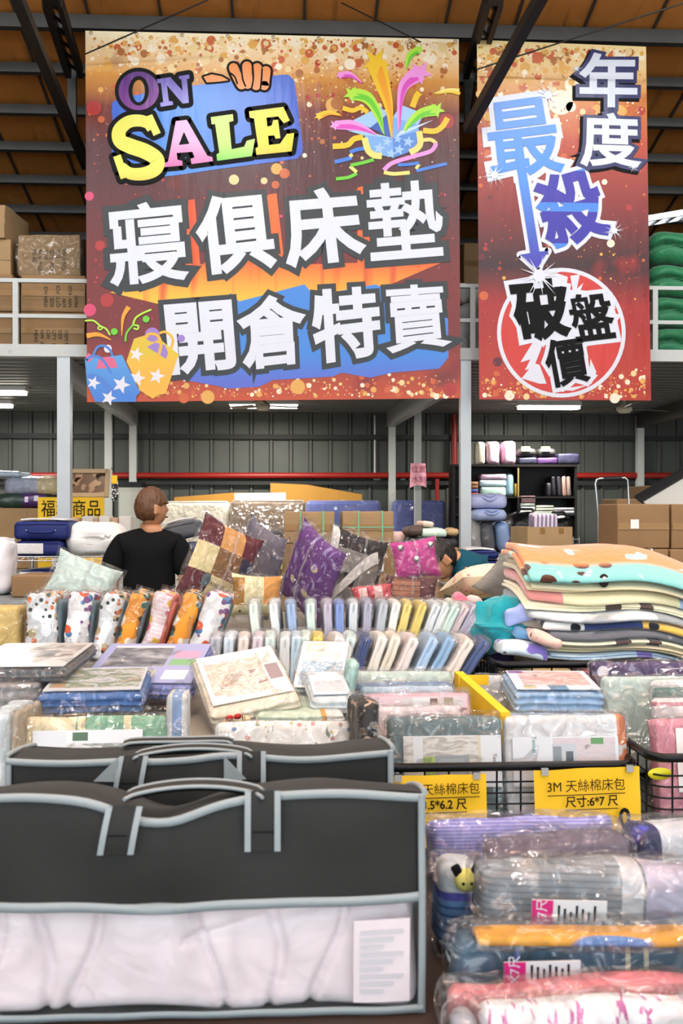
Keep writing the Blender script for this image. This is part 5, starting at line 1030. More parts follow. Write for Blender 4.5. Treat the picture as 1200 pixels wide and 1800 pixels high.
# yellow signs hung on the bin
def binsign(label,r,lines,dz=0,tilt=0):
    cx,z0,w,h=rect3(r,2.83); t=thing('bin_price_sign',label,'sign',(cx,2.83,z0),(0,R(tilt),0))
    sd=len(label); G().sheet(14,10,lambda a,b:(w*(a-.5),-.012*noise.noise(Vector((a*3,b*2,sd)))-.006*(1-b),h*b)).obj('paper',yel,t)
    for tx,x,y,sz,b,ul in lines:
        v,f=textmesh(tx,sz,b,sx=.92); g=G(); g.add(v,f,0,False,Matrix.Translation((x*w/2,-.017,h/2+y*h/2))@Matrix.Rotation(PI/2,4,'X'))
        if ul: x0=min(p[0] for p in v); x1=max(p[0] for p in v); g.box((x*w/2+(x0+x1)/2,-.0165,h/2+y*h/2-sz*.62),(x1-x0,.001,.0022))
        g.obj('lettering',ink,t)
    for s in (-.8,.8): G().box((s*w/2,-.004,h-.004),(.02,.012,.02)).obj('clip',chrome,t)
    return t
binsign('yellow bin price sign reading 3.5*6.2, partly hidden by the black bag',(684,1361,856,1490),[('3M 天絲棉床包',.08,.62,.036,0,1),('3.5*6.2 尺',.12,.2,.034,.022,1)],tilt=-1)
binsign('yellow bin price sign reading 6*7, behind the lavender bundle',(941,1349,1127,1490),[('3M 天絲棉床包',-.05,.58,.038,0,1),('尺寸:6*7 尺',.05,.18,.034,.02,1),('0',.66,-.28,.075,.03,1)],tilt=-1.5)
# ---------------- plush blankets ----------------
def plush(name,c,p=(),co='Object'): return M(name,c,.9,spec=.1,sheen=.5,bump=.35,bs=16,bd=.03,pat=p,co=co,var=.05)
def blanket(label,loc,w,d,layers,mats,yaw=0,bend=.05,z0=0,tilt=.07,name='plush_blanket',group='pile of plush blankets',seed=0):
    t=thing(name,label,'blanket',loc,(0,0,R(yaw)),group); z=z0
    for i,(th,mi) in enumerate(layers):
        sd=seed*3+i; f0=wob((w,d,th),.003,6,(0,.02,.0),seed=sd+40)
        def fn(x,y,zz,z=z,th=th,f0=f0,sd=sd):
            p=f0(x,y,zz); u=(x+loc[0]-ctr)/.375; tz=p.z+z+th/2; p.z=tz-bend*max(0,u+.3)**2+.01*math.sin(u*4+.6)-tilt*(tz/.4)*max(0,-(p.y+.014*math.sin(u*3+sd)-.02*math.sin(sd*2.3))/.26+.2)**1.5; p.y+=.014*math.sin(u*3+sd)-.02*math.sin(sd*2.3); 
            p.z-=.035*max(0,y/(d/2)*-1-.55)**2*0; return p
        G().soft((w-.03*(sd%3),d-.02*(sd%2),th),th*.42,(16,6,2),fn).obj('fold',mats[mi],t); z+=th
    return t,z
Yp=3.72; ctr=W(1125,900,Yp).x; zs_=1.045
cream2=plush('cream_plush','eadcb6'); ply=plush('pale_yellow_plush','ece6c4'); teal=plush('orange_teal_plush','7fbfbc',[('dots',(9,9,9),.33,'4a2418'),('grad','y',-.2,-.16,'e08a44'),('blob',(9,9,9),.63,'a8d4d0',1,.5,40)])
gry=plush('grey_white_plush','a8acb0',[('blob',(6,6,9),.52,'e8eaec',2,.5,10)]); nvy=plush('navy_yellow_plush','3a4674',[('band','x',.02,.9,'e8bc5a'),('band','x',-.9,-.2,'e6e6e2'),('dots',(10,10,10),.22,'22262e')]); dgr=plush('dark_grey_plush','6c6e76',[('blob',(7,7,7),.62,'c8c8cc',2,0,20)]); pnk=plush('pink_cream_plush','ece4bc',[('band','x',-.9,-.25,'e89a94'),('band','x',.2,.9,'aac4e6')]); bei=plush('beige_plush','d6c6a0'); lbl=plush('light_blue_plush','bcd6ea',[('band','x',.0,.06,'8a78c8'),('band','x',.16,.3,'3f9a94')]); strp=plush('cream_brown_marks','ece6c8',[('rect','x',-.08,-.02,'z',-.9,.9,'5a4640'),('rect','x',.05,.1,'z',-.9,.9,'5a4640')])
L=[('light blue plush blanket with purple and green marks at the bottom of the pile',[(.038,0)],[lbl],.70,0),
('beige and pale yellow plush blanket second from the bottom of the pile',[(.036,0),(.046,1)],[bei,strp],.74,-.01),
('dark grey plush blanket folded under the navy and yellow one',[(.042,0)],[dgr],.70,.015),
('white, navy and yellow plush blanket in the middle of the pile',[(.055,0)],[nvy],.73,.0),
('grey and white plush blanket above the navy and yellow one',[(.052,0)],[gry],.78,-.03),
('pale yellow plush blanket with brown marks under the pink one',[(.036,0)],[strp],.79,-.035),
('pink, cream and blue plush blanket with a black oval spot',[(.062,0)],[pnk],.77,-.03),
('cream plush blanket in two thin folds under the orange one',[(.03,0),(.03,0)],[cream2],.8,-.02)]
z=zs_
for i,(lab,ly,mt,w,dx) in enumerate(L):
    ly=[(a*.35,b) for a,b in ly for _ in (0,1)] if i in (0,1,5) else [(a*.68,b) for a,b in ly]; t,h=blanket(lab,(ctr+dx,Yp+.27,zs_),w,.52,ly,mt,-2,.06,z-zs_,seed=i)
    if 'oval' in lab:
        bkp=M('black_plush','1c1414',.8); G().lathe([(0,.006),(.017,.004),(.02,0)],16,0,Matrix.Translation((-.1,-.27,z-zs_+.03))@Matrix.Rotation(PI/2,4,'X')@Matrix.Scale(1.3,4,(0,1,0))).obj('black_spot',bkp,t)
        G().lathe([(0,.003),(.007,.002),(.008,0)],12,0,Matrix.Translation((-.1,-.279,z-zs_+.038))@Matrix.Rotation(PI/2,4,'X')).obj('white_spot',wht,t)
    z=zs_+h+.009
t,h=blanket('orange and turquoise plush blanket with dark brown patches on top of the pile',(ctr-.02,Yp+.27,zs_),.82,.54,[(.024,0),(.03,0)],[teal],-2,.06,z-zs_,seed=9)
# smaller folded blankets spilling left
def fold(label,r,Y,d,h,mat,rot=(0,0,0),base=None,amp=.016,rad=.016,name='plush_blanket',cat='blanket'):
    return softobj(name,label,cat,r,Y,d,mat,rad,amp,13,(0,.03,.05),(12,7,6),None,rot,base,None,h)
b0=1.048
fold('light blue and white folded plush blanket with purple marks left of the pile',(880,1116,962,1166),3.72,.4,.055,plush('white_blue_purple','d6e6ee',[('blob',(14,14,14),.6,'8a78c8',1,0,30),('dots',(12,12,12),.2,'5a4030')]),(0,R(8),0),b0)
fold('blue folded plush blanket above the light blue one left of the pile',(902,1098,958,1128),3.78,.35,.042,plush('mid_blue_plush','6a9cc8',[('blob',(8,8,8),.55,'a8cce2',1,0,20)]),(0,R(14),0),b0+.055)
fold('beige grey folded plush blanket on the blue one left of the pile',(905,1075,975,1105),3.82,.32,.04,plush('beige_grey_plush','cfc2ac',[('band','x',.03,.4,'9a9ca2')]),(0,R(12),0),b0+.1)
fold('pink peach plush blanket corner left of the pile beside the cream folds',(930,1122,985,1150),3.68,.14,.045,plush('peach_plush','efc4b4',[('dots',(16,16,16),.16,'5a2a2a')]),(0,R(22),0),b0+.05,.012,.02)
fold('periwinkle and pink satin edged blanket left of the top of the pile',(893,1030,975,1062),3.8,.36,.065,plush('periwinkle_pink','a8b8ec',[('band','x',.04,.4,'ec9a9a'),('band','x',.005,.04,'7a8ee0')]),(0,R(-16),0),b0+.13,.02,.016)
# crumpled turquoise towel and purple cloth
d=(.24,.22,.24); p=W(888,1118,3.86)
def ct(x,y,z):
    v=Vector((x,y,z)); n=1-abs(noise.noise(v*10))*1.0; n2=1-abs(noise.noise(v*19+Vector((3,1,2)))); return Vector((v.x*1.05,v.y,v.z))*(0.52+.45*n**2+.1*n2**2)
tag(G().soft(d,.1,(26,20,26),ct,0,Matrix.Translation((0,0,.075))).obj('crumpled_towel',plush('turquoise_terry','1f9aa4'),None,(p.x,p.y+.06,1.075)),'crumpled turquoise towel lying left of the blanket pile','towel')
fold('dark purple cloth hanging over the cage corner below the turquoise towel',(852,1082,905,1166),3.9,.3,.09,M('dark_purple_cloth','33204a',.8,bump=.4,bs=9),(0,R(10),0),.99,.02)
# blankets inside the cage
for i,(x,c,l) in enumerate(((-.2,'e8c88a','tan'),(.0,'d88a8a','rose'),(.2,'8ab87a','green'))):
    o=ctr-.13+x; tag(G().soft((.2,.55,.185),.05,(5,5,5),wob((.2,.55,.185),.012,8),0,Matrix.Translation((0,0,.0925))).obj('plush_blanket',plush('cage_'+l,c,[('dots',(14,14,14),.22,'5a3a2a'),('dots',(11,11,11),.2,'f0e8d8')]),None,(o,3.98,.823)),f'{l} spotted plush blanket inside the wire cage','blanket')
# ---------------- bagged cushions ----------------
def pillowmesh(w,h,t,n=18,seed=0,pinch=.1,pw=.42):
    g=G()
    for s in (-1,1):
        def f(a,b,s=s):
            u,v=2*a-1,2*b-1; e=max(0,(1-u*u)*(1-v*v))**pw; q=.006*noise.noise(Vector((u*3+seed,v*3,s)))
            return (u*w/2*(1-pinch*(1-v*v)**1)*1.0+pinch*0, s*(t/2*e)+q, v*h/2*(1-pinch*(1-u*u)))
        g.sheet(n,n,f)
    return g
SEAM=film('seam_film',.12,1,30,.15)
def cushion(label,c,Y,w,h,t,rot,mat,wrap=True,zc=None,name='cushion',group='bagged cushions',fl=None,back=None):
    p=W(c[0],c[1],Y); o=thing(name,label,'cushion',p,tuple(R(q) for q in rot),group); SEED[0]+=1; sd=SEED[0]
    pillowmesh(w,h,t,18,sd).obj('cover',mat,o)
    if wrap:
        g=pillowmesh(w*1.1,h*1.1,t*1.12,22,sd,.06,.36)
        for i,v in enumerate(g.v): n=noise.noise_vector(Vector(v)*16+Vector((sd,0,0)))*.01; g.v[i]=(v[0]+n.x,v[1]+n.y,v[2]+n.z)
        g.obj('plastic_bag',fl or FILM,o)
        G().sheet(2,16,lambda a,b:(w*.04*(a-.5)+.004*math.sin(b*30),-t*.57*(max(0,1-(2*b-1)**2)**.36)-.004-.006*abs(math.sin(a*PI)),(b-.5)*h*1.04)).obj('bag_seam',SEAM,o)
    return o
patch=M('patchwork_cloth','ead9a4',.7,pat=[('rect','x',-.3,-.07,'z',.07,.3,'5e1826'),('rect','x',-.07,.06,'z',.07,.3,'e8a860'),('rect','x',.06,.3,'z',.07,.3,'6a2430'),('rect','x',-.3,-.07,'z',-.07,.07,'e6d8a2'),('rect','x',-.07,.07,'z',-.07,.07,'8a6034'),('rect','x',.07,.3,'z',-.07,.07,'2a2c48'),('rect','x',-.3,-.06,'z',-.3,-.07,'5e1826')])
o=cushion('patchwork cushion in cream, orange and dark red squares, leftmost in its clear bag',(388,994),4.9,.37,.42,.13,(0,24,34),patch)
v,f=textmesh('XIANG H',.028,.0005); G().add(v,f,0,False,Matrix.Translation((.0,-.062,-.11))@Matrix.Rotation(PI/2,4,'X')).obj('lettering',M('dark_brown_print','3a2a20',.7),o)
G().lathe([(0,.002),(.022,.001),(.024,0)],18,0,Matrix.Translation((-.08,-.058,-.10))@Matrix.Rotation(PI/2,4,'X')@Matrix.Scale(1.4,4,(0,1,0))).obj('patch_motif',M('slate_motif','56686c',.7),o)
cushion('plain grey cushion in a clear bag leaning right of the patchwork one',(455,1000),5.34,.36,.5,.12,(0,22,-54),M('grey_lilac_cloth','7d7888',.7,bump=.2,bs=20))
cushion('cream and orange animal cushion in a clear bag in front of the grey one',(450,1047),4.68,.24,.2,.1,(-8,4,8),M('cream_orange_cushion','ece4b4',.7,pat=[('rect','x',.03,.2,'z',-.04,.2,'dc9a4c'),('rect','x',-.2,-.06,'z',-.05,.08,'b08038'),('dots',(22,1,22),.15,'3a2a20')]))
leafp=M('purple_leaf_cloth','6c3a88',.7,pat=[('dots',(7,1,9),.22,'cfc8a0'),('blob',(14,3,8),.64,'9a86c0',1,2.5,30),('blob',(5,2,9),.66,'a89abf',1,1,30)])
cushion('purple cushion with leaf print in a clear bag in the middle of the row',(548,1010),4.95,.38,.45,.13,(0,28,-54),leafp)
geo=M('grey_black_white_cloth','8f8d8a',.7,pat=[('band','z',.1,.4,'2c2a2e'),('rect','x',-.3,-.02,'z',-.09,-.02,'262628'),('rect','x',.12,.3,'z',-.3,.3,'2c282c'),('band','x',-.3,-.15,'ecebe6')])
o=cushion('grey and black cushion with a broad white stripe in a clear bag',(620,1005),5.22,.38,.42,.13,(0,16,32),geo)
G().sheet(20,3,lambda a,b:(lambda x,z:(x,-.065*max(0,(1-(x/.18)**2)*(1-(z/.21)**2))**.42-.006,z))(-.15+.25*a+.03*(b-.5)*math.cos(a),-.19+.3*math.sin(a*1.35)-.06*(b-.5)*math.sin(a*1.6+.2))).obj('white_stripe',M('white_stripe_cloth','f0efec',.7),o)
fil=M('foil_dots','c8c8cc',.15,metal=.9)
o=cushion('hot pink cushion with silver dots in a clear bag on the brown one',(730,983),4.85,.23,.2,.1,(-10,-8,6),M('hot_pink_cloth','c83e94',.7))
for x,z in ((-.005,-.005),(.075,.055),(-.075,.06)): G().lathe([(0,.008),(.012,.006),(.016,0)],14,0,Matrix.Translation((x,-.055,z))@Matrix.Rotation(PI/2,4,'X')).obj('silver_dot',fil,o)
o=cushion('dark brown cushion with a tan panel in a clear bag under the pink one',(722,1040),4.78,.26,.15,.12,(-12,4,0),M('dark_brown_cloth','5a3036',.7))
G().sheet(6,4,lambda a,b:(.13*(a-.5)-.03,-.066+.02*abs(a-.5)**2,.085*(b-.45))).obj('tan_panel',M('tan_panel','9c6a54',.7,pat=[('stripe','z',40,.15,'6a4438')]),o)
cushion('small coral red cushion with pale patches in a clear bag beside the brown one',(655,1047),4.7,.2,.1,.12,(-25,-6,6),M('coral_red_cloth','d0525c',.7,pat=[('rect','x',-.07,-.03,'z',-.03,.03,'f0c4c0'),('rect','x',.0,.04,'z',-.03,.03,'f0c4c0'),('stripe','x',11,.1,'a83a48')]))
cushion('pale mint pillow in a clear bag leaning at the left behind the baby quilts',(146,1023),5.15,.34,.26,.16,(-25,22,10),M('pale_mint_cloth','cfe6e0',.6,bump=.3,bs=12),group=None)
cushion('cream cushion with coral polka dots lying right of the bending person',(848,1022),5.1,.36,.34,.17,(74,-4,14),M('cream_polka_cloth','ecdcba',.7,pat=[('dots',(26,26,26),.26,'e87a70')]),False,group=None)
cushion('plain linen grey cushion between the polka dot cushion and the blanket pile',(905,1022),4.62,.3,.3,.12,(48,24,8),M('linen_grey_cloth','b4b0a6',.8,bump=.3,bs=60),False,group=None)
# small baby bedding between cushions and packages
for i,(r,Y,h,c,l) in enumerate((((765,1044,790,1066),4.66,.14,'eab8c4','pink rolled baby blanket right of the brown cushion'),((783,1042,806,1066),4.68,.145,'f0e0b8','cream rolled baby blanket right of the pink roll'),((800,1040,824,1058),4.8,.17,'d0708a','rose folded baby blanket behind the cream roll'),((826,1044,852,1060),4.78,.155,'e8d4d0','pale folded baby blanket under the polka dot cushion'))):
    fold(l,r,Y,.16,h,plush('baby_'+str('abcd'[i]),c,[('stripe','x',30,.25,'f6ece6')] if i==1 else ()),(0,0,0),1.032,.01,.03,'baby_blanket')
lay('white and blue printed packet lying below the baby blankets on the right',806,856,1075,4.6,.2,.03,0,0,0,mat=M('white_blue_print','dfe8ee',.5,pat=[('dots',30,.25,'4a7aa8')])) if False else None
# ---------------- foreground bundles on the front table ----------------
table('front_table','front display table carrying the black quilt bags and bagged bundles',-220,1300,1.30,2.16,.842,M('brown_table_board','3a2c24',.5,var=.15),leg=.05)
zf=.845
def bundle(label,r,Y,d,mat,h=None,rot=(0,0,0),rad=.02,amp=.012,fl=None,group='bagged bundles on the front table',crk=.009,puff=(0,.08,.08)):
    cx,z0,w,hh=rect3(r,Y); top=W(0,r[1],Y).z; h=top-zf; t=thing('bedding_bundle',label,'bedding bundle',(cx,Y+d/2,zf),tuple(R(q) for q in rot),group); D=(w,d,h)
    G().soft(D,min(rad,d*.49),(14,5,6),wob(D,amp,8,puff),0,Matrix.Translation((0,0,h/2))).obj('folded_fabric',mat,t)
    DD=(w+.022,d+.02,h+.012); g=G(); g.soft(DD,min(rad,d*.49),(22,7,10),wob(DD,crk,17,puff),0,Matrix.Translation((0,0,h/2+.002))); sd=SEED[0]
    g.sheet(20,4,lambda u,v:((u-.5)*w*1.0,.01*noise.noise(Vector((u*7,v*2,sd)))+.02*v*math.sin(u*5+sd),h+.002+v*.022*(.6+.6*noise.noise(Vector((u*5,sd,0))))))
    g.obj('plastic_bag',fl or FB,t); return t
FB=film('bundle_film',.02,1,13,.085,bd=.04)
def sf(name,c,p=()): return M(name,c,.6,bump=.3,bs=12,bd=.02,pat=p)
bundle('lavender purple finely striped bundle below the yellow signs',(762,1472,1090,1600),1.97,.1,sf('lavender_stripe','8f8fd8',[('stripe','z',150,.35,'b4b6ea')]),rot=(-14,0,1))
bundle('dark mauve bundle lying behind the white one on the front table',(865,1503,1118,1620),1.83,.09,sf('dark_mauve','6a6276'),rot=(0,-3,2))
bundle('navy and pale grey bundle at the right edge of the front table',(1126,1490,1300,1620),1.84,.12,sf('navy_pale','c8d0da',[('band','x',-.3,-.055,'262c5a'),('blob',(9,9,9),.6,'4a4ab0',1,0,30)]))
bundle('white fluffy towel bundle with grey folds in the middle of the front table',(935,1548,1124,1650),1.73,.075,sf('white_towelling','dfe4e4',[('blob',(8,8,26),.58,'a8b0b4',2,1,12)]))
t=bundle('blue striped bundle with a small yellow face patch beside the black bag',(772,1548,850,1700),1.68,.09,sf('blue_stripe','5a8cc4',[('stripe','z',70,.35,'2e5a94'),('band','z',.1,.3,'c8d2da'),('band','z',.095,.108,'4a4ab8')]))
yb=M('yellow_plush','e6dc7a',.8); o=G().lathe([(0,.014),(.012,.012),(.019,.004),(.02,0)],18,0,Matrix.Translation((.005,-.06,.135))@Matrix.Rotation(PI/2,4,'X')).obj('face_patch',yb,t)
for s in (-.007,.007): G().lathe([(0,.003),(.0025,.0015),(.003,0)],8,0,Matrix.Translation((.005+s,-.0735,.133))@Matrix.Rotation(PI/2,4,'X')).obj('eye',ink,o)
for s in (-1,1): G().soft((.016,.008,.02),.004,(1,1,1),None,0,Matrix.Translation((.005+s*.016,-.062,.152))@Matrix.Rotation(s*.5,4,'Y')).obj('dark_ear',ink,o)
def sizelabel(t,x,z,y,w,h,tx='6X7尺'):
    l=G().box((x+w/2,y,z),(w,.003,h)).obj('size_label',M('pale_grey_label','c4c8cc',.5),t); m=M('magenta_label','b8186e',.5)
    G().box((x+w*.14,y-.002,z),(w*.28,.002,h)).obj('magenta_band',m,l); v,f=textmesh(tx,w*.17,.001); G().add(v,f,0,False,Matrix.Translation((x+w*.14,y-.0036,z))@Matrix.Rotation(PI/2,4,'X')@Matrix.Rotation(PI/2,4,'Z')).obj('lettering',white,l)
    for k in range(7): G().box((x+w*(.36+.08*k),y-.002,z-h*.05*(k%3)),(.0035,.001,h*(.7-.1*(k%3)))).obj('print_line',ink,l)
grst=sf('grey_corded_stripe','8f969c',[('stripe','z',100,.25,'757c84'),('band','x',.06,.3,'b8b4ca'),('band','x',.02,.055,'c8cad0')])
t=bundle('grey corded bundle with a magenta size label in the middle of the front table',(838,1560,1290,1700),1.58,.08,grst,rot=(0,2.5,0)); sizelabel(t,-.135,.114,-.07,.12,.05)
t=bundle('teal blue bundle with cream lines and a magenta size label near the front',(800,1668,1290,1800),1.5,.065,sf('teal_cream_lines','4a6c84',[('band','x',.045,.053,'dcd8b8'),('band','x',.075,.083,'dcd8b8'),('band','x',-.125,-.12,'6a84d8')])); sizelabel(t,-.15,.072,-.07,.115,.03)
softobj('folded_fabric_sheet','thin yellow and blue folded sheet lying on the teal bundle','folded sheet',(843,1650,1290,1680),1.475,.055,sf('yellow_blue_sheet','dfa028',[('blob',(5,9,4),.56,'5a84c0',1,0,30)]),.008,.004,9,(0,0,0),(14,4,3),None,(0,R(1),0),zf+.099,h=.015,slv='fabric',slvm=FB)
bundle('pink and grey bundle at the bottom edge behind the white printed one',(788,1768,1290,1850),1.42,.055,sf('pink_grey_cloth','d8808a',[('blob',(7,7,7),.54,'b8bcc2',1,0,20)]))
t=bundle('white bundle with magenta brush print at the bottom right edge',(846,1806,1290,1880),1.345,.05,sf('white_magenta_print','eceaee',[('blob',(60,20,9),.6,'c06aa4',2,1.5,40),('blob',(14,14,14),.66,'a8406a',1,0,40)]))
bundle('silver grey bundle at the bottom edge between the black bag and the white bundle',(792,1812,842,1880),1.345,.05,sf('silver_grey_cloth','a8aab4'))
# ---------------- black quilt bags ----------------
nw=M('black_nonwoven','1d1e1c',.62,spec=.35,bump=.12,bs=110,bd=.004,var=.15,vs=4); gt=M('grey_binding_tape','8f9a9e',.6,bump=.2,bs=120,bd=.003)
pq=M('pale_pink_quilt','eee0e4',.75,sheen=.2,bump=.25,bs=8,bd=.03); BF=film('bag_window_film',.03,.8,6,.025,rough=.08,bd=.04,k=.2)
def quiltbag(label,px0,px1,Y,d,ztop,zbase,zbord,straps,sag,drop,seed,handles=1):
    x0,x1=W(px0,900,Y).x,W(px1,900,Y).x; w=x1-x0; t=thing('quilt_bag',label,'quilt bag',((x0+x1)/2,Y,zbase),group='black quilt bags'); H=ztop-zbase; ox=(x0+x1)/2
    def top(x): return H-sag*math.exp(-((x-sag_x)/.07)**2)-.006*math.sin(x*14+seed)-.012*max(0,abs(x)/(w/2)-.9)*0
    sag_x=-.052
    def bord(x): return zbord-zbase-.014*math.exp(-((x-sag_x)/.11)**2)+.004*math.sin(x*11+seed)
    def F(x,z): u=2*x/w; v=z/H; return -.022*(1-u*u)**.5*math.sin(min(1,max(0,v))*PI)**.7+.007*noise.noise(Vector((x*9,z*9,seed)))+.01*math.exp(-((x-sag_x)/.03)**2)*(v>.5)
    ws=w/2
    def edge(v): return ws*(1+.02*math.sin(v*PI))
    g=G()
    g.sheet(40,12,lambda a,b:((lambda x,z:(x,F(x,z),z))((2*a-1)*ws,bord((2*a-1)*ws)+(top((2*a-1)*ws)-bord((2*a-1)*ws))*b)))      # upper front
    def topf(a,b):
        x=(2*a-1)*ws; y=F(x,top(x))*(1-b)+d*b; return (x,y,top(x)-drop*b**1.5+.004*math.sin(b*PI)*(1-abs(2*a-1)**4)+.006*noise.noise(Vector((x*8,b*3,seed+5))))
    g.sheet(40,8,topf)
    g.sheet(20,6,lambda a,b:((2*a-1)*ws,d+.015*math.sin(b*PI),b*(top((2*a-1)*ws)-drop)))
    for s in (-1,1): g.sheet(8,8,lambda a,b,s=s:(s*(ws+.018*math.sin(a*PI)*math.sin(b*PI)),F(s*ws,b*top(s*ws))*(1-a)+d*a,b*(top(s*ws)-drop*a**1.5)))
    g.sheet(2,2,lambda a,b:((2*a-1)*ws,d*b,0))
    g.obj('bag_body',nw,t)
    # quilt and clear window
    zb_=bord(0); D=(w-.016,d*.8,zb_+.01); k=wob(D,.012,6,(0,.05,0))
    def fq(x,y,z):
        p=k(x,y,z)
        for i,(cx,ph) in enumerate(((-.31,1),(-.24,2),(-.17,.5),(.02,3),(.1,1.7),(.2,.2))): p.y+=.014*math.exp(-((x-cx-.03*math.sin(z*14+ph))/.006)**2)*(y<0)
        p.y+=.012*math.exp(-((z-.02-.05*math.sin(x*6))/.006)**2)*(y<0)*(abs(x-.08)<.1); return p
    G().soft(D,.022,(120,3,18),fq,0,Matrix.Translation((0,d*.43,zb_/2+.006))).obj('pink_quilt',pq,t)
    G().sheet(36,12,lambda a,b:((lambda x,z:(x,F(x,z)-.003+.006*noise.noise(Vector((x*16,z*16,seed+9))),z))((2*a-1)*(ws-.004),bord((2*a-1)*ws)*b))).obj('clear_window',BF,t)
    def tapeband(path,wd,nm='binding',off=.005,par=None,mat=None):
        P=[Vector((x,0,z)) for x,z in path]; vs=[]; n=len(P)
        for i,p in enumerate(P):
            tt=(P[min(i+1,n-1)]-P[max(i-1,0)]).normalized(); q=Vector((-tt.z,0,tt.x))*wd/2
            for s,o in ((1,0),(1,off),(-1,off),(-1,0)):
                c=p+q*s; vs.append((c.x,F(min(ws,max(-ws,c.x)),c.z)-o-.001,c.z))
        fs=[(4*i+j,4*i+j+1,4*i+5+j,4*i+4+j) for i in range(n-1) for j in range(3)]
        return G().add(vs,fs,0,True).obj(nm,mat or gt,par or t)
    N=40; xs=[(-1+2*i/N)*ws for i in range(N+1)]
    tapeband([(x,top(x)-.005) for x in xs],.011); tapeband([(x,bord(x)) for x in xs],.013)
    for s in (-1,1): tapeband([(s*(ws-.004),top(s*ws)*i/14) for i in range(15)],.011)
    tapeband([(x,.006) for x in xs],.011)
    for s in (-1,1): G().tube([(s*(ws+.001),F(s*ws,top(s*ws))*(1-a)+d*a,top(s*ws)-drop*a**1.5+.002) for a in [i/8 for i in range(9)]],.005,6).obj('binding',gt,t)
    # label sheet behind the window
    lb=G().sheet(4,4,lambda a,b:((lambda x,z:(x,F(x,z)+.0005,z))(ws-.108+.085*a,.02+(zb_-.045)*b)),0,Matrix.Translation((0,-.006,0))).obj('paper_label',M('faded_paper_label','e0d6da',.6),t)
    for i in range(9):
        z=.035+i*(zb_-.07)/9; G().sheet(1,1,lambda a,b:((lambda x:(x,F(x,z)-.0075,z+.0055*b))(ws-.098+(.035+.03*((i*7)%3)/2)*a))).obj('print_line',M('faded_print','c2c0c6',.6),lb)
    # straps and handle
    for hs in range(handles):
        pts=[]
        for px in straps[hs]:
            x=W(px,900,Y).x-ox; pts.append(x); st=None
            if hs==0:
                lo=H*.765
                g=G(); n=12
                g.sheet(2,n,lambda a,b,x=x:(x+.046*(a-.5)+.012*b*(1 if x<sag_x+.05 else -.0),F(x,min(H,lo+(top(x)-lo)*b))-.008-.003*math.sin(b*PI),lo+(top(x)+.006-lo)*b)); st=g.obj('strap',nw,t)
                for s in (-1,1):
                    G().sheet(1,n,lambda a,b,x=x,s=s:(x+s*.022+.009*(a-.5)+.012*b*(1 if x<sag_x+.05 else 0),F(x,min(H,lo+(top(x)-lo)*b))-.0105-.003*math.sin(b*PI),lo+(top(x)+.006-lo)*b)).obj('strap_binding',gt,st)
                G().box((x,F(x,lo+.02)-.012,lo+.028),(.034,.001,.0015)).obj('stitching',ink,st)
        xa,xb=pts; n=24; y0=-.004 if hs==0 else .09; hh=.004 if hs==0 else .006
        def hp(b): 
            e=math.sin(b*PI); return Vector((xa+(xb-xa)*b+.012*(1-b)*(hs==0),y0+.05*e**.6,max(top(xa),top(xb))+.004+hh*e**.55-(0.012*e if hs else 0)))
        hd=G(); hd.sheet(n,4,lambda b,a:(lambda p:(p.x,p.y+.036*(a-.5),p.z-.006*(2*a-1)**2))(hp(b))); hd.sheet(n,4,lambda b,a:(lambda p:(p.x,p.y+.036*(a-.5),p.z-.011))(hp(b))); hd=hd.obj('handle',nw,t)
        for s in (-1,1): G().tube([hp(b/n)+Vector((0,s*.019,-.004)) for b in range(n+1)],.003,6).obj('handle_binding',gt,hd)
    return t
quiltbag('nearest black quilt bag, its clear front window showing a pale pink quilt',-75,745,1.5,.25,1.176,.844,1.024,[(208,462)],.028,.06,2)
tb=quiltbag('black quilt bag with grey binding standing behind the front quilt bag',14,690,1.86,.22,1.150,.844,1.03,[(226,442),(205,405)],.012,.03,5,2)
tb.rotation_euler=(0,0,R(1))
for pl in ([(164,1373),(206,1332),(206,1374)],[(393,1330),(432,1370),(393,1374)]):
    P=[W(x,y,1.835)-tb.location for x,y in pl]; g=G(); g.add([tuple(p) for p in P]+[(p.x,p.y+.003,p.z) for p in P],[(0,2,1),(3,4,5),(0,1,4,3),(1,2,5,4),(2,0,3,5)]); g.obj('corner_patch',gt,tb)
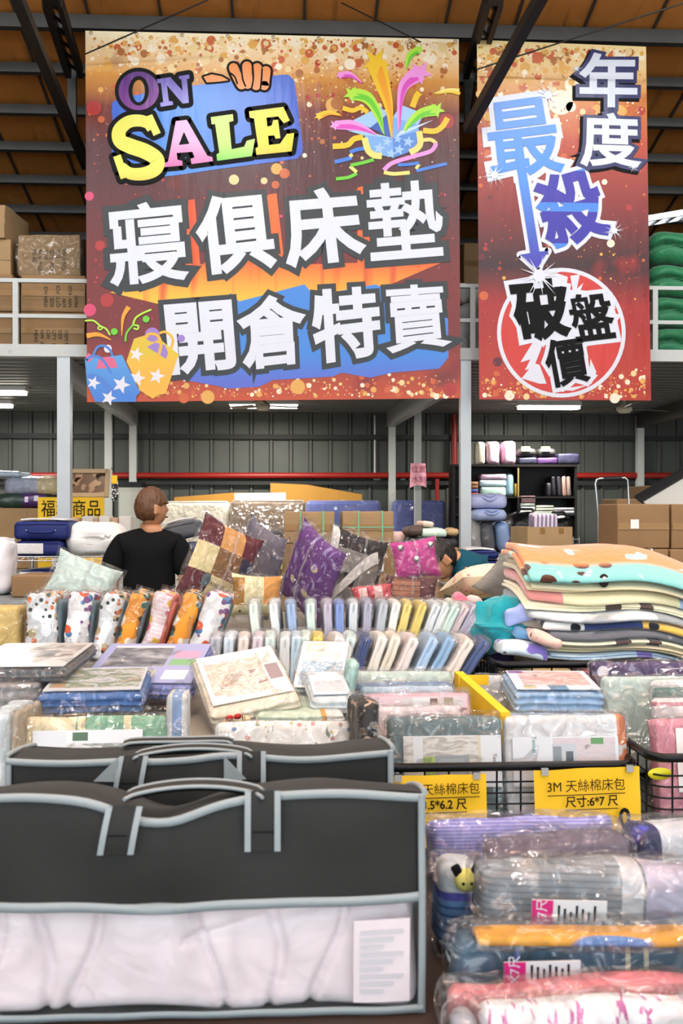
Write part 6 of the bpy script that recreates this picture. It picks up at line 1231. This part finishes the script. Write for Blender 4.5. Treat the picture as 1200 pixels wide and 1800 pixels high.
# ---------------- people ----------------
skin_m=M('person_skin','c08a66',.55,spec=.35,var=.06,vs=14); hair_b=M('brown_hair','5c3a1e',.5,spec=.5,bump=.6,bs=60,aniso=(1,1,.12),var=.3,vs=30); hair_k=M('black_hair','16120f',.45,bump=.6,bs=60,aniso=(1,1,.2)); tee=M('black_tee','0f1012',.85,spec=.15,bump=.35,bs=7,bd=.03); tteal=M('teal_tee','0f4a5c',.8,spec=.2,bump=.35,bs=7,bd=.03); jeans=M('dark_trousers','22242c',.8)
def skinmesh(name,verts,edges,rad,mat,parent,root=0,sub=2,loc=(0,0,0)):
    me=bpy.data.meshes.new(name); me.from_pydata(verts,edges,[]); o=bpy.data.objects.new(name,me); COL.objects.link(o)
    sk=o.modifiers.new('skin','SKIN'); sk.use_smooth_shade=True; sk.branch_smoothing=.6; sb=o.modifiers.new('sub','SUBSURF'); sb.levels=sub; sb.render_levels=sub
    for i,r in enumerate(rad): me.skin_vertices[0].data[i].radius=r if isinstance(r,tuple) else (r,r)
    for i in range(len(verts)): me.skin_vertices[0].data[i].use_root=(i==root)
    dg=bpy.context.evaluated_depsgraph_get(); bpy.context.view_layer.update(); me2=bpy.data.meshes.new_from_object(o.evaluated_get(bpy.context.evaluated_depsgraph_get())); me2.materials.clear(); me2.materials.append(mat)
    bpy.data.objects.remove(o); r=bpy.data.objects.new(name,me2); COL.objects.link(r); r.parent=parent; r.location=loc
    me2.polygons.foreach_set('use_smooth',[True]*len(me2.polygons)); return r
def headmesh(g,c,rot,mat_i=0,s=1.0):
    # skull with a face on -y of its own frame (chin, nose, brow)
    def f(x,y,z):
        u=Vector((x,y,z)).normalized(); p=Vector((u.x*.076,u.y*.095,u.z*.117)); 
        if u.z<0: k=-u.z; p.x*=1-.28*k*k; p.y=p.y*(1-.12*k)-(.022*k if u.y<.3 else -.004*k)
        if u.y<0:
            fr=-u.y; p.y-=.028*math.exp(-((u.x/.13)**2+((u.z+.12)/.16)**2)); p.y-=.012*math.exp(-((u.x/.3)**2+((u.z+.55)/.1)**2)); p.y+=.012*math.exp(-(((abs(u.x)-.33)/.16)**2+((u.z-.06)/.1)**2)); p.y-=.008*math.exp(-((u.z-.26)/.1)**2)*fr; p.y-=.006*math.exp(-((u.x/.22)**2+((u.z+.8)/.12)**2))
        return p*s
    T=Matrix.Translation(c)@rot.to_matrix().to_4x4(); g.soft((.16,.2,.24),.075,(10,10,10),f,mat_i,T)
    return T
def addhead(t,c,rot,hairmat,hairfn,s=1.0):
    pass
def face(t,T,hair,s=1.0,cut=.12,back=-.75):
    for sx in (-1,1):
        G().soft((.026,.05,.066),.012,(3,3,4),None,0,T@Matrix.Translation((sx*.078*s,.012,-.012))@Matrix.Rotation(sx*-.35,4,'Z')).obj('ear',skin_m,t)
        e=G(); e.soft((.024,.012,.013),.006,(2,2,2),None,0,T@Matrix.Translation((sx*.031,-.083,.008))); e=e.obj('eye',M('eye_white','e8e4e0',.3),t)
        G().soft((.011,.006,.011),.005,(2,2,2),None,0,T@Matrix.Translation((sx*.031,-.0885,.008))).obj('iris',ink,e)
        G().soft((.034,.008,.007),.003,(3,1,1),None,0,T@Matrix.Translation((sx*.031,-.093,.032))).obj('eyebrow',hair,t)
    G().soft((.044,.012,.012),.005,(3,2,2),None,0,T@Matrix.Translation((0,-.1,-.06))).obj('mouth',M('lips','a0604e',.5),t)
    def hf(x,y,z):
        u=Vector((x,y,z)).normalized(); p=Vector((u.x*.09,u.y*.112,u.z*.129)); 
        line=cut if u.y<-.35 else (cut*.2 if u.y<.15 else back)   # hairline height as a fraction
        lo=line*.117
        if p.z<lo: f=.80; p=Vector((p.x*f,p.y*f*.98,lo+(p.z-lo)*.1)); p.x*=1-.12*max(0,u.y)
        n=noise.noise(Vector((u.x*9,u.y*9,u.z*2.5)))*.007; return p+u*n
    G().soft((.18,.22,.25),.085,(16,16,16),hf,0,T@Matrix.Translation((0,.006,.006))).obj('hair',hair,t)
def hand(V,E,Rr,wrist,palmdir,side):
    p=Vector(wrist); d=Vector(palmdir).normalized(); s=Vector(side).normalized(); nrm=d.cross(s)
    base=len(V); V.append(tuple(p+d*.045)); Rr.append((.036,.016)); E.append((base-1,base)) 
    for k,(off,L) in enumerate(((-.03,.062),(-.01,.072),(.011,.066),(.029,.052))):
        a=len(V); q=p+d*.085+s*off; V.append(tuple(q)); Rr.append(.0105); E.append((base,a))
        V.append(tuple(q+d*L*.5+nrm*.008)); Rr.append(.0092); E.append((a,a+1)); V.append(tuple(q+d*L*.9+nrm*.028)); Rr.append(.0078); E.append((a+1,a+2))
    a=len(V); V.append(tuple(p+d*.03-s*.036+nrm*.006)); Rr.append(.0125); E.append((base,a)); V.append(tuple(p+d*.062-s*.052+nrm*.014)); Rr.append(.0105); E.append((a,a+1)); V.append(tuple(p+d*.085-s*.052+nrm*.02)); Rr.append(.0085); E.append((a+1,a+2))
# man seen from behind, head turned right
P0=W(262,900,6.35); t=thing('person','person with brown hair in a black T-shirt seen from behind beyond the baby quilts','person',(P0.x,P0.y,0),(0,0,R(0)))
hx=.005
V=[(0,0,.93),(0,.0,1.1),(0,.005,1.28),(0,.01,1.40),(hx,.0,1.475),(hx+.01,-.005,1.53)]; E=[(0,1),(1,2),(2,3),(3,4),(4,5)]; Rr=[(.15,.1),(.14,.09),(.16,.1),(.11,.065),(.058,.06),(.055,.06)]
for s in (-1,1):
    i=len(V); V+=[(s*.155,.01,1.405),(s*.208,.0,1.31),(s*.238,-.015,1.1),(s*.255,-.045 if s>0 else .07,.88)]; E+=[(3,i),(i,i+1),(i+1,i+2),(i+2,i+3)]; Rr+=[(.07,.07),(.056,.058),(.044,.044),(.03,.026)]
    hand(V,E,Rr,V[i+3],(0,.15,-1),(0,1,0))
    j=len(V); V+=[(s*.09,.0,.86),(s*.1,.01 ,.49),(s*.1,-.01,.1),(s*.11,.09,.035)]; E+=[(0,j),(j,j+1),(j+1,j+2),(j+2,j+3)]; Rr+=[(.095,.1),(.062,.066),(.042,.046),(.045,.03)]
body=skinmesh('body',V,E,Rr,skin_m,t)
g=G(); T=headmesh(g,(hx+.012,.012,1.628),Euler((0,0,R(180-52)))); g.obj('head',skin_m,t); face(t,T,hair_b)
V=[(0,.0,.88),(0,.0,1.1),(0,.005,1.3),(0,.008,1.435),(0,.006,1.512)]; E=[(0,1),(1,2),(2,3),(3,4)]; Rr=[(.19,.14),(.18,.135),(.2,.145),(.18,.12),(.088,.082)]
for s in (-1,1): i=len(V); V+=[(s*.165,.01,1.412),(s*.214,.0,1.315),(s*.238,-.006,1.18)]; E+=[(3,i),(i,i+1),(i+1,i+2)]; Rr+=[(.088,.088),(.082,.085),(.084,.088)]
skinmesh('t_shirt',V,E,Rr,tee,t,root=1)
V=[(0,.0,.95),(0,0,.88)]; E=[(0,1)]; Rr=[(.18,.13),(.175,.13)]
for s in (-1,1): i=len(V); V+=[(s*.095,.0,.78),(s*.1,.01,.48),(s*.1,-.008,.1)]; E+=[(1,i),(i,i+1),(i+1,i+2)]; Rr+=[(.11,.115),(.08,.085),(.065,.07)]
skinmesh('trousers',V,E,Rr,jeans,t,root=1)
for s in (-1,1): G().soft((.1,.27,.09),.04,(3,5,3),None,0,Matrix.Translation((s*.105,.05,.045))).obj('shoe',M('dark_shoe','2a2a2c',.5),t)
# person bending over behind the pink cushion
P1=W(824,900,5.98); t=thing('person','person with black hair in a dark teal T-shirt bending down behind the pink cushion','person',(P1.x,P1.y,0),(0,0,R(0)))
V=[(.1,.05,.92),(.06,.02,1.08),(.0,-.03,1.22),(-.06,-.06,1.31),(-.115,-.07,1.335),(-.15,-.075,1.34)]; E=[(0,1),(1,2),(2,3),(3,4),(4,5)]; Rr=[(.15,.11),(.13,.095),(.135,.095),(.085,.065),(.055,.055),(.052,.055)]
for s,ex in ((-1,0),(1,0)):
    i=len(V); sh=(-.03,-.17,1.24) if s<0 else (.05,.12,1.29); el=(-.07,-.22,1.06) if s<0 else (.0,.2,1.06); wr=(-.2,-.2,.9) if s<0 else (-.14,.2,.92)
    V+=[sh,el,wr]; E+=[(3,i),(i,i+1),(i+1,i+2)]; Rr+=[(.055,.055),(.042,.044),(.03,.027)]; hand(V,E,Rr,wr,(-.6,0,-.8),(0,1,0))
    j=len(V); V+=[(.12,.05+s*.09,.85),(.04,.05+s*.1,.48),(.12,.05+s*.1,.09),(.03,.05+s*.11,.035)]; E+=[(0,j),(j,j+1),(j+1,j+2),(j+2,j+3)]; Rr+=[(.092,.1),(.062,.066),(.042,.046),(.045,.03)]
skinmesh('body',V,E,Rr,skin_m,t)
g=G(); T=headmesh(g,(-.195,-.085,1.315),Euler((R(48),0,R(-80)))); g.obj('head',skin_m,t); face(t,T,hair_k)
V=[(.11,.05,.85),(.07,.02,1.06),(.0,-.03,1.22),(-.06,-.058,1.305),(-.108,-.068,1.332)]; E=[(0,1),(1,2),(2,3),(3,4)]; Rr=[(.185,.14),(.175,.135),(.19,.15),(.16,.125),(.088,.085)]
i=5; V+=[(-.03,-.17,1.24),(-.065,-.225,1.1)]; E+=[(3,5),(5,6)]; Rr+=[(.088,.088),(.08,.08)]; V+=[(.05,.12,1.29),(.02,.18,1.12)]; E+=[(3,7),(7,8)]; Rr+=[(.088,.088),(.08,.08)]
sh=skinmesh('t_shirt',V,E,Rr,tteal,t,root=1)
V=[(.1,.05,.93),(.11,.05,.86)]; E=[(0,1)]; Rr=[(.175,.13),(.17,.13)]
for s in (-1,1): i=len(V); V+=[(.12,.05+s*.09,.78),(.045,.05+s*.1,.48),(.12,.05+s*.1,.1)]; E+=[(1,i),(i,i+1),(i+1,i+2)]; Rr+=[(.11,.115),(.08,.085),(.062,.066)]
skinmesh('trousers',V,E,Rr,jeans,t,root=1)
for s in (-1,1): G().soft((.26,.1,.09),.04,(5,3,3),None,0,Matrix.Translation((.07,.05+s*.105,.045))).obj('shoe',M('dark_shoe','2a2a2c',.5),t)
